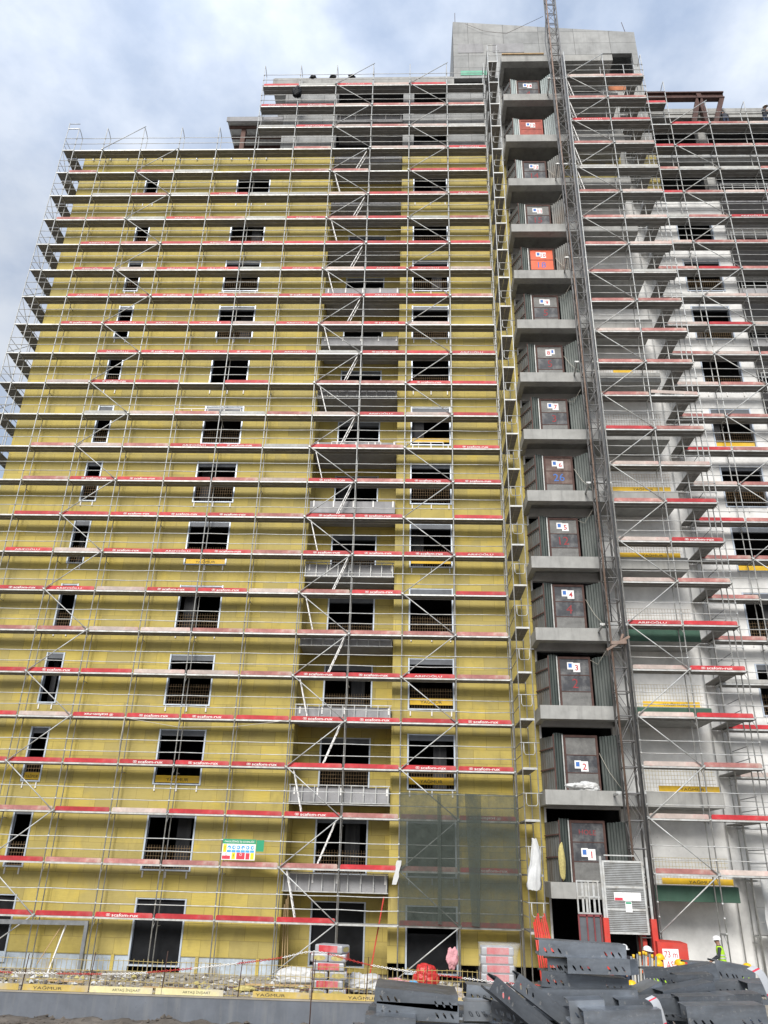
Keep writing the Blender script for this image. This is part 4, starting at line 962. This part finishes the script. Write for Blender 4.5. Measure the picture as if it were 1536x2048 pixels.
single(mb, 'hanging_bag', 'plastic_white', 'long white plastic bag hanging on the slim ladder scaffold', 'bag', (27.68, -1.68, 1.4))
mb = MB(); V = []
for j in range(7):
    for i in range(3): V.append((22.3 + .1 * i - .03 * j + .08 * noise.noise(Vector((i, j * .6, 0))), -.2 + .05 * noise.noise(Vector((j, i, 4))), 2.38 - .15 * j))
mb.add(V, [(j * 3 + i, j * 3 + i + 1, j * 3 + i + 4, j * 3 + i + 3) for j in range(6) for i in range(2)], 0, True)
single(mb, 'cloth_strip', 'plastic_white', 'torn white cloth strip tied to the standard left of the net', 'cloth', (22.3, -.2, .9))
mb = MB(); V = []
for j in range(9):
    for i in range(6): V.append((36.95 + .16 * i + .12 * noise.noise(Vector((i, j * .5, 9))), -.3 + .15 * noise.noise(Vector((j * .8, i, 14))), 2.1 - .3 * j))
mb.add(V, [(j * 6 + i, j * 6 + i + 1, j * 6 + i + 7, j * 6 + i + 6) for j in range(8) for i in range(5)], 0, True)
single(mb, 'hanging_sheet', 'plastic_white', 'crumpled white printed sheet hanging from the scaffold at the right edge', 'sheet', (37.2, -.3, -.2))
# red tube bundle under the ladder tower
t = thing('tube_bundle', 'bundle of red tubes leaning upright under the slim ladder scaffold', 'tubes', (27.9, -1.9, GZ))
for i in range(9):
    mb = MB(); x = 27.62 + i * .06; mb.tube([(x + .12 + .03 * i, -2.2 - .03 * (i % 3), GZ), (x - .03, -1.68 + .04 * (i % 2), .35 + .1 * ((i * 5) % 4))], .033, 7); mb.build('red_tube', 'red_machine', t)
# telescopic prop bundle in front of the hoist
t = thing('prop_bundle', 'bundle of grey steel props with yellow collars standing before the hoist', 'props', (29.9, -9, GZ))
for i in range(9):
    a = at(1268 + i * 4.2, 2005, -12.5); b = at(1262 + i * 6.2, 1903 + 4 * abs(i - 4) * .6, -12.5)
    mb = MB(); mb.tube([(a.x, -12.5 + .06 * (i % 3), -2.1), (b.x, -12.5 + .06 * (i % 2), b.z)], .03, 7)
    p = mb.build('prop', 'rubble' if i % 2 else 'galvanised_dark', t)
    if i % 2 == 0 and i != 4: continue
    mb = MB(); mb.tube([(b.x - .003, -12.5 + .06 * (i % 2), b.z - .07), (b.x, -12.5 + .06 * (i % 2), b.z + .01)], .033, 7); mb.build('collar', 'banner_yellow', p)
# loose planks, portal frame, red ladder strip, rubble
for i, (a, b, lab, m) in enumerate((((13.4, -3.4), (15.4, -3.6), 'pale timber plank lying on the dirt by the left fence', 'timber'), ((16.2, -2.9), (19.3, -3.0), 'dark thin plank lying flat left of the open pack stack', 'timber_dark'), ((16.8, -2.0), (19.4, -1.9), 'grey timber plank lying near the facade, behind the thin plank', 'timber'), ((9.6, -2.6), (11.0, -2.8), 'short pale batten on the dirt near the left portal frame', 'timber'))):
    mb = MB(); mb.bar((a[0], a[1], -1.94), (b[0], b[1], -1.93), .14, .04); single(mb, 'plank', m, lab, 'plank', (a[0], a[1], -1.96), 'loose planks on the terrace')
t = thing('steel_portal', 'grey steel portal frame standing before the lower left facade', 'steel frame', (8.2, -.5, GZ))
mb = MB(); mb.bar((5.6, -.5, -.24), (9.98, -.5, -.2), .12, .16); mb.build('crossbeam', 'galvanised_dark', t)
mb = MB(); mb.bar((9.92, -.5, GZ), (9.92, -.5, -.28), .14, .14); mb.build('leg', 'galvanised_dark', t)
mb = MB(); mb.bar((5.7, -.5, GZ), (5.7, -.5, -.3), .14, .14); mb.build('leg', 'galvanised_dark', t)
mb = MB(); mb.bar((8.6, -.3, GZ), (9.0, -.3, -.3), .08, .05); single(mb, 'batten', 'paint_white', 'white batten leaning inside the grey portal frame', 'batten', (8.6, -.3, GZ))
mb = MB(); mb.bar((8.1, -.3, -1.7), (8.85, -.3, -.3), .03, .03); single(mb, 'batten', 'timber', 'thin wooden batten leaning beside the white one in the portal frame', 'batten', (8.1, -.3, -1.7))
mb = MB(); mb.bar((21.25, .6, GZ), (21.78, .6, 1.0), .07, .05); single(mb, 'red_batten', 'red_machine', 'tall red batten leaning in the ground floor balcony recess', 'batten', (21.25, .6, GZ))
for i in range(3):
    mb = MB(); mb.bar((17.7 + .12 * i, .8, GZ), (17.62 + .06 * i, .9, .6 + .2 * i), .06, .03); single(mb, 'timber_batten', 'timber', f'long timber batten leaning in the left corner of the recess, {("left", "middle", "right")[i]} of three', 'batten', (17.7 + .12 * i, .8, GZ), 'battens in the recess')
mb = MB(); random.seed(5)
def rock(mb, c, r, mi):
    vs = [Vector(p) for p in ((1, 0, 0), (-1, 0, 0), (0, 1, 0), (0, -1, 0), (0, 0, 1), (0, 0, -1))]; vs = [Vector(c) + Vector((v.x * r * random.uniform(.6, 1.3), v.y * r * random.uniform(.6, 1.3), v.z * r * random.uniform(.4, .9))) for v in vs]
    mb.add(vs, [(0, 2, 4), (2, 1, 4), (1, 3, 4), (3, 0, 4), (2, 0, 5), (1, 2, 5), (3, 1, 5), (0, 3, 5)], mi)
for i in range(1700):
    x = random.uniform(4, 27); y = random.uniform(-4.8, .6); k = noise.noise(Vector((x * .8, y * .8, 2)))
    rock(mb, (x, y, -2.0 + max(0, k) * .12), random.choice((.03, .04, .06, .09, .13)), random.choice((0, 0, 1, 1, 2, 3)))
for i in range(500):
    x = random.uniform(4, 24); y = random.uniform(-7.2, -5.3); rock(mb, (x, y, gz(x, y) + .01), random.choice((.03, .05, .08, .13)), 1)
o = mb.build('rubble', ['rubble', 'dirt', 'wool_end', 'plastic_white']); o['kind'] = 'stuff'; o['label'] = 'loose rubble and wool scraps strewn over the terrace and wall foot'; o['category'] = 'rubble'
# black rubble bags beside the man
blob('black_bag', 'plastic_black', 'black bag heap lying right of the red cabinet, left part', 'bag', (33.4, -2.6, -1.45), (.75, .5, .6), 51, .3)
blob('black_bag', 'plastic_black', 'black bag heap lying at the feet of the standing man', 'bag', (34.7, -2.6, -1.5), (.6, .5, .5), 53, .3)
mb = MB(); mb.tube([(20.05 * 0 + 4 * BAY + .0, -.08, L(5) - .05), (5 * BAY, -.09, L(5) - .42), (6 * BAY, -.08, L(5) - .36), (7 * BAY, -.08, L(5) - .02)], .012, 4); mb.tube([(4 * BAY, -.08, L(5) - .05), (4 * BAY - .02, -.1, L(4) + .9), (4 * BAY + .04, -.1, L(4) + .2)], .014, 4)
single(mb, 'rope', 'rope', 'thin pale rope sagging under the fifth lift of the yellow facade', 'rope', (4 * BAY, -.1, L(5)))
random.seed(3)
for (x, n, lab) in ((5 * BAY, 17, 'white tube guard railing leaning at the wide window, seventeenth lift'), (4 * BAY + 1, 13, 'white tube guard railing above the thirteenth lift, by the wide window'), (8 * BAY - .6, 12, 'white tube guard railing on the twelfth lift before the balcony'), (9 * BAY + .2, 12, 'white tube guard railing on the twelfth lift before the right window')):
    mb = MB(); z = L(n) + .08; w_ = 3.6 if n != 12 else 2.6; y = .3
    for h in (.42, .06): mb.bar((x - w_ * .3, y, z + h), (x + w_ * .7, y, z + h), .035, .035)
    for q in range(5): xx = x - w_ * .3 + w_ * q / 4; mb.bar((xx, y, z), (xx, y, z + .42), .035, .035)
    single(mb, 'tube_railing', 'paint_white', lab, 'railing', (x, y, z), 'white tube railings')

# ------------------------------------------------------------------ steel brackets in the foreground
def bracket_mesh(name, Lb, h, fl_, t=.005, slots=True, endp=0.0, mat='bracket_steel'):
    """cold-formed channel: web with three slots at each end, flanges, optional angled end plate; length along X, web facing -Y, origin at bottom centre"""
    mb = MB(); a = Lb / 2; holes_ = []
    if slots:
        for s in (-1, 1):
            for i in range(3):
                cx = s * (a - .08 - .085 * i); cz = h * .36; pts = []
                for j in range(10):
                    an = 2 * pi * j / 10; u, v_ = .036 * cos(an), .0115 * sin(an); r = -.95; pts.append((cx + u * cos(r) - v_ * sin(r), cz + u * sin(r) + v_ * cos(r)))
                holes_.append(pts)
    outer = [(-a, 0), (a, 0), (a, h), (-a, h)]
    polys = [[Vector((x, z, 0)) for x, z in outer]] + [[Vector((x, z, 0)) for x, z in p] for p in holes_]
    flat = [p for poly in polys for p in poly]; tri = tessellate_polygon(polys)
    for y in (0, t): mb.add([(p.x, y, p.y) for p in flat], [tuple(q) for q in tri])
    for p in holes_:
        for j in range(len(p)): q = p[(j + 1) % len(p)]; mb.face([(p[j][0], 0, p[j][1]), (q[0], 0, q[1]), (q[0], t, q[1]), (p[j][0], t, p[j][1])])
    for zz in (0, h - t): mb.box(-a, a, t, fl_, zz, zz + t)
    for zz in (t, h - t - .02): mb.box(-a, a, fl_ - t, fl_, zz, zz + .02)
    mb.box(-a, -a + .001, -.0005, t + .0005, 0, h)
    if endp:
        c, s = cos(endp), sin(endp); P = [(a, 0), (a + .17 * c, .17 * s)]
        mb.face([(P[0][0], P[0][1], 0), (P[1][0], P[1][1], 0), (P[1][0], P[1][1], h), (P[0][0], P[0][1], h)]); mb.face([(P[0][0], P[0][1] + t, 0), (P[0][0], P[0][1] + t, h), (P[1][0], P[1][1] + t, h), (P[1][0], P[1][1] + t, 0)])
        mb.face([(P[0][0], P[0][1], h), (P[1][0], P[1][1], h), (P[1][0], P[1][1] + t, h), (P[0][0], P[0][1] + t, h)])
    o = mb.build(name, mat); me = o.data; bpy.data.objects.remove(o); return me
PRO = {}
def bracket(label, c, Lb, rz=0., ry=0., rx=0., h=.175, endp=0., mat='bracket_steel', fl_=.3):
    key = (round(Lb, 2), h, endp, mat, fl_)
    if key not in PRO: PRO[key] = bracket_mesh('steel_bracket', Lb, h, fl_, .005, True, endp, mat)
    o = bpy.data.objects.new('steel_bracket', PRO[key]); C.objects.link(o); o.location = c; o.rotation_euler = (rx, ry, rz)
    tag(o, label, 'steel bracket', 'galvanised steel brackets in the foreground heap'); return o
def bpx(label, x0, y0, x1, y1, Y, **k):
    """bracket whose web's lower edge runs between two photo points, at distance Y"""
    a, b = at(x0, y0, Y), at(x1, y1, Y); d = b - a
    rz = k.pop('rz', 0.); Lb = d.length / max(.4, cos(rz)); ry = -math.atan2(d.z, d.x)
    return bracket(label, (a + b) / 2, Lb, rz, ry, **k)
bpx('dark bracket crowning the tall middle stack, topmost of it', 1078, 1911, 1254, 1923, -24.3, h=.17)
bpx('short bracket end poking out left, second layer of the middle stack', 1096, 1946, 1146, 1947, -24.2, h=.155)
bpx('bracket with bent right end, second layer of the middle stack', 1136, 1947, 1262, 1951, -24.45, h=.165, endp=.75)
bpx('dark bracket in the middle stack, third layer from its top', 1083, 1973, 1259, 1991, -24.25, h=.165)
bpx('long bracket with buckled web under the middle stack', 1056, 2012, 1279, 2012, -24.4, h=.165)
bpx('open tray bracket lying left of the heap, upper one of the left pair', 748, 2006, 915, 2024, -24.6, h=.16, fl_=.75)
bpx('dark bracket lying left of the heap, lower one of the left pair', 752, 2037, 918, 2046, -24.6, h=.17)
bpx('black bracket at the bottom left corner of the heap', 728, 2072, 830, 2080, -24.9, h=.2)
bpx('small pale bracket with yellow showing through its slots, behind the left pair', 932, 2005, 996, 2012, -23.6, h=.2, mat='bracket_bright')
bpx('pale bracket plate standing between left pair and middle stack', 928, 2042, 985, 2043, -24.1, h=.2, mat='bracket_bright')
bpx('slanted pale bracket below the small bright one', 978, 2030, 1040, 2052, -24.3, h=.16, rz=.3)
bracket('dark bracket tipped steeply down, left foot of the middle stack', at(1048, 2040, -24.7), 1.0, .25, .62, 0, .17)
bracket('dark bracket tipped steeply down, behind the leftmost tipped one', at(1105, 2036, -24.5), 1.1, .15, .58, 0, .17)
bpx('shiny bracket with three open slots under the middle stack', 1142, 2048, 1214, 2046, -24.9, h=.22, mat='bracket_bright')
bpx('long dark bracket along the bottom edge of the heap', 1172, 2075, 1330, 2072, -25.2, h=.24)
bpx('dark bracket end with three bright slots, right of the prop bundle', 1292, 1974, 1338, 1974, -23.4, h=.2)
bpx('long bracket behind the slotted dark end in the right heap', 1325, 1980, 1440, 1962, -23.2, h=.2)
bpx('bracket with three slots near the top of the right heap', 1378, 1958, 1436, 1962, -22.9, h=.2)
bpx('long dark bracket crowning the right heap', 1430, 1960, 1512, 1976, -22.6, h=.24)
bpx('wide bracket in the middle of the right heap with slotted end', 1360, 1988, 1432, 1986, -23.8, h=.2)
bpx('dark bracket with raised lip right of the heap centre', 1436, 1996, 1536, 1992, -23.6, h=.17, rz=-.2)
bpx('curved-looking dark bracket rising across the right heap', 1330, 2014, 1440, 1998, -24.2, h=.17, rz=.2)
bpx('pale bracket with hollow end at the heap centre right', 1288, 2014, 1336, 1996, -24.0, h=.17, mat='bracket_bright', rz=.35)
bpx('long dark bracket low in the right heap', 1240, 2032, 1480, 2024, -24.6, h=.16, rz=.05)
bpx('bracket with two slots low in the right heap', 1364, 2036, 1445, 2034, -24.8, h=.2)
bpx('bright edged bracket at the right end of the heap', 1444, 2030, 1530, 2028, -24.5, h=.2)
bpx('bottom right dark bracket cut by the picture edge', 1380, 2066, 1540, 2064, -25.3, h=.24)
bpx('short slotted bracket at the very bottom of the right heap', 1410, 2052, 1460, 2054, -25.0, h=.18)
bpx('dark bracket standing at the right edge of the heap', 1500, 2008, 1560, 2012, -23.9, h=.22)
random.seed(21)
for i in range(34):      # the body of the heap under the ones that show
    x = random.uniform(22.4, 27.6); y = random.uniform(-25.2, -22.4); z = random.uniform(.05, .6)
    if x < 23.9 or 25.0 < x < 25.5: z = min(z, .35)
    bracket('dark steel bracket buried in the body of the heap', (x, y, z), random.choice((.9, 1.05, 1.2)), random.uniform(-.5, .5), random.uniform(-.12, .12), random.uniform(-.3, .2), .17, random.choice((0, 0, .75)))
for pts, lab in (([(1297, 1994), (1312, 2006), (1326, 2048), (1334, 2080)], 'grey packing strap with red print looped over the heap centre'), ([(1500, 1934), (1522, 1948), (1540, 1985), (1550, 2010)], 'grey packing strap arching over the right end of the heap')):
    P = catmull([at(x, y, -25.0) for x, y in pts], 6); mb = MB()
    for i in range(len(P) - 1):
        a, b = P[i], P[i + 1]; s = Vector((.045, .02, .015)); k = 1 if i % 9 == 3 else 0
        mb.face([a - s, a + s, b + s, b - s], k); o_ = Vector((0, .004, 0)); mb.face([a - s + o_, b - s + o_, b + s + o_, a + s + o_], k)
    single(mb, 'packing_strap', ['strap', 'sign_red'], lab, 'strap', P[0], 'packing straps on the heap')
for i in range(3):
    p = at(1346 + i * 19, 1946 + 3 * (i % 2), -15); mb = MB(); mb.obox(Matrix.Translation(p) @ Matrix.Rotation(.2 * i - .3, 4, 'Z') @ Matrix.Rotation(.15, 4, 'Y'), .2, .2, .02)
    mb.box(p.x - .02, p.x + .02, p.y - .02, p.y + .02, -2.1, p.z)
    single(mb, 'metal_sheet', 'bracket_bright', f'silvery sheet metal piece propped behind the heap, {ORD[i + 1]} from the left', 'sheet metal', (p.x, p.y, -2.1), 'sheet metal pieces behind the heap')

# ------------------------------------------------------------------ people
def person(label, loc, rz, hat, top, vest=None, bend=.0, head_turn=0., legs='cloth_navy', arm=(.25, .35)):
    """standing figure, 1.75 m; local +Y... faces -Y before turning"""
    t = thing('person', label, 'person', loc, 'construction workers'); t.rotation_euler = (0, 0, rz)
    bm = bmesh.new(); sk = bm.verts.layers.skin.verify(); rad = {}
    def V(p, r):
        q = Vector(p)
        if q.z > .95: q = Vector((q.x, q.y - sin(bend) * (q.z - .95), .95 + cos(bend) * (q.z - .95)))
        v = bm.verts.new(q); v[sk].radius = (r, r) if isinstance(r, (int, float)) else r; return v
    E = lambda a, b: bm.edges.new((a, b))
    pel = V((0, 0, .95), (.16, .12)); pel[sk].use_root = True
    wa = V((0, 0, 1.1), (.15, .11)); ch = V((0, 0, 1.3), (.18, .12)); nk = V((0, 0, 1.46), .075); n2 = V((0, -.01, 1.54), .06); hd = V((0, -.02, 1.64), (.085, .1)); ht = V((0, -.015, 1.73), (.075, .09))
    for a, b in ((pel, wa), (wa, ch), (ch, nk), (nk, n2), (n2, hd), (hd, ht)): E(a, b)
    nose = V((0, -.13, 1.63), .018); E(hd, nose)
    for s in (-1, 1):
        hp = V((s * .1, 0, .88), .095); kn = V((s * .12, -.03, .5), .065); an = V((s * .13, .02, .1), .045); toe_ = V((s * .14, -.16, .04), .04)
        for a, b in ((pel, hp), (hp, kn), (kn, an), (an, toe_)): E(a, b)
        sh = V((s * .2, 0, 1.4), .07); el = V((s * (.22 + arm[0] * .3), -arm[0] * .35, 1.14), .05); wr = V((s * .22, -arm[1] * .9 - .05, .98), .036); pm = V((s * .215, -arm[1] * 1.0 - .1, .92), (.036, .02))
        for a, b in ((ch, sh), (sh, el), (el, wr), (wr, pm)): E(a, b)
        for j in range(4):
            f1 = V((s * .215 + (j - 1.5) * .018, -arm[1] - .14, .87 - .004 * abs(j - 1)), .009); f2 = V((s * .215 + (j - 1.5) * .018, -arm[1] - .14, .84), .008); E(pm, f1); E(f1, f2)
        th = V((s * .18, -arm[1] - .1, .9), .01); E(pm, th)
    me = bpy.data.meshes.new('person_body'); bm.to_mesh(me); bm.free()
    o = bpy.data.objects.new('body', me); C.objects.link(o)
    o.modifiers.new('skin', 'SKIN'); ss = o.modifiers.new('sub', 'SUBSURF'); ss.levels = 2; ss.render_levels = 2
    dg = bpy.context.evaluated_depsgraph_get(); m2 = bpy.data.meshes.new_from_object(o.evaluated_get(dg)); bpy.data.objects.remove(o)
    for mt in ('skin', top, legs, 'cloth_dark'): m2.materials.append(MATS[mt])
    for p in m2.polygons:
        p.use_smooth = True; c = p.center; hz = c.z + (0 if bend == 0 else (1 - cos(bend)) * max(0, c.z - .95))
        hand = abs(c.x) > .13 and c.z < .985 and c.y < -arm[1] * .8
        p.material_index = 0 if (hz > 1.5 or hand) else (3 if c.z < .1 else (2 if c.z < .98 and not (abs(c.x) > .19 and c.z > .9) else 1))
    o = bpy.data.objects.new('body', m2); C.objects.link(o); o.parent = t
    def bent(p): p = Vector(p); return Vector((p.x, p.y - sin(bend) * (p.z - .95), .95 + cos(bend) * (p.z - .95))) if p.z > .95 else p
    off = root_loc(t); mb = MB()     # helmet: dome, brim, ridge
    R_ = Matrix.Rotation(bend, 3, 'X'); hc = bent((0, -.02, 1.68)); n = 16
    rings = [(.128, .128 * 1.18, .0), (.13, .155, .03), (.118, .14, .075), (.085, .1, .115), (.035, .04, .135)]; V_ = []
    for rx_, ry_, z in rings:
        for i in range(n): a = 2 * pi * i / n; V_.append(hc + R_ @ Vector((rx_ * cos(a), ry_ * sin(a), z)))
    mb.add(V_, [(j * n + i, j * n + (i + 1) % n, (j + 1) * n + (i + 1) % n, (j + 1) * n + i) for j in range(len(rings) - 1) for i in range(n)] + [tuple((len(rings) - 1) * n + i for i in range(n))], 0, True)
    br = [];
    for i in range(n):
        a = 2 * pi * i / n; ext = .02 + (.055 if sin(a) < -.3 else 0); br.append(hc + R_ @ Vector(((.128 + ext * .6) * cos(a), (.151 + ext) * sin(a), -.005)))
    mb.add(V_[:n] + br, [(i, (i + 1) % n, n + (i + 1) % n, n + i) for i in range(n)], 0, True)
    mb.v = [tuple(Vector(p) + off) for p in mb.v]; mb.build('helmet', hat, t)
    if vest:
        mb = MB(); n = 20; prof = [(.185, .145, .96), (.175, .14, 1.1), (.2, .15, 1.28), (.215, .135, 1.38), (.14, .1, 1.475)]; V_ = []
        for rx_, ry_, z in prof:
            for i in range(n): a = 2 * pi * i / n; V_.append(bent((rx_ * cos(a), ry_ * sin(a), z)) + off)
        for j in range(len(prof) - 1):
            for i in range(n):
                if i in (14, 15) and j > 0: continue
                mb.add([V_[j * n + i], V_[j * n + (i + 1) % n], V_[(j + 1) * n + (i + 1) % n], V_[(j + 1) * n + i]], [(0, 1, 2, 3)], 1 if j == 1 and False else 0, True)
        vo = mb.build('vest', vest, t)
        mb = MB()
        for z in (1.06, 1.16):
            ring = [];
            for i in range(n): a = 2 * pi * i / n; ring.append(bent((.195 * cos(a), .157 * sin(a), z)) + off)
            ring2 = [p + Vector((0, 0, .045)) for p in ring]; mb.add(ring + ring2, [(i, (i + 1) % n, n + (i + 1) % n, n + i) for i in range(n)], 0, True)
        mb.build('reflective_band', 'reflect', vo)
    return t
person('man in white helmet, dark sleeves and lime vest standing at the white wall', (34.45, -1.9, -1.72), -1.9, 'hat_white', 'cloth_dark', 'vest_lime', .12)
person('worker in white helmet and orange vest bending inside the hoist cage', (31.2, -3.4, -2.0), .9, 'hat_white', 'cloth_dark', 'vest_orange', .15)
person('worker with only a white helmet showing in the dark hoist cage, left one', (30.55, -3.0, -2.0), .3, 'hat_white', 'cloth_dark', None, .1)
p = at(1316, 1922, -11.5); person('worker in yellow helmet and lime vest with his back turned, before the notice', (p.x, -11.5, p.z - 1.78), pi, 'hat_yellow', 'cloth_dark', 'vest_lime')
p = at(1319, 1910, -9.5); person('worker in pale yellow helmet half hidden behind the lime vested man', (p.x, -9.5, p.z - 1.78), pi * .8, 'hat_yellow', 'cloth_navy', None)
p = at(1360, 1921, -10.5); person('worker in yellow helmet before the red cabinet right edge', (p.x, -10.5, p.z - 1.78), pi * 1.15, 'hat_yellow', 'cloth_navy', None)
p = at(1494, 1929, -10); person('worker in yellow helmet at the far right behind the heap', (p.x, -10, p.z - 1.78), pi * .9, 'hat_yellow', 'cloth_navy', 'vest_lime')
p = at(1272, 1935, -12); person('worker in lime vest hidden behind the middle bracket stack', (p.x - .35, -12.8, -2.05), pi, 'hat_yellow', 'cloth_dark', 'vest_lime')
person('worker in dark clothes on the top scaffold deck near the brown steel frame', (42.95, .33, 46.0), pi, 'cloth_dark', 'cloth_dark', None, .3)
person('worker in white helmet on the top scaffold deck at the right edge', (45.45, .33, 46.0), .4, 'hat_white', 'cloth_dark', None, .25)
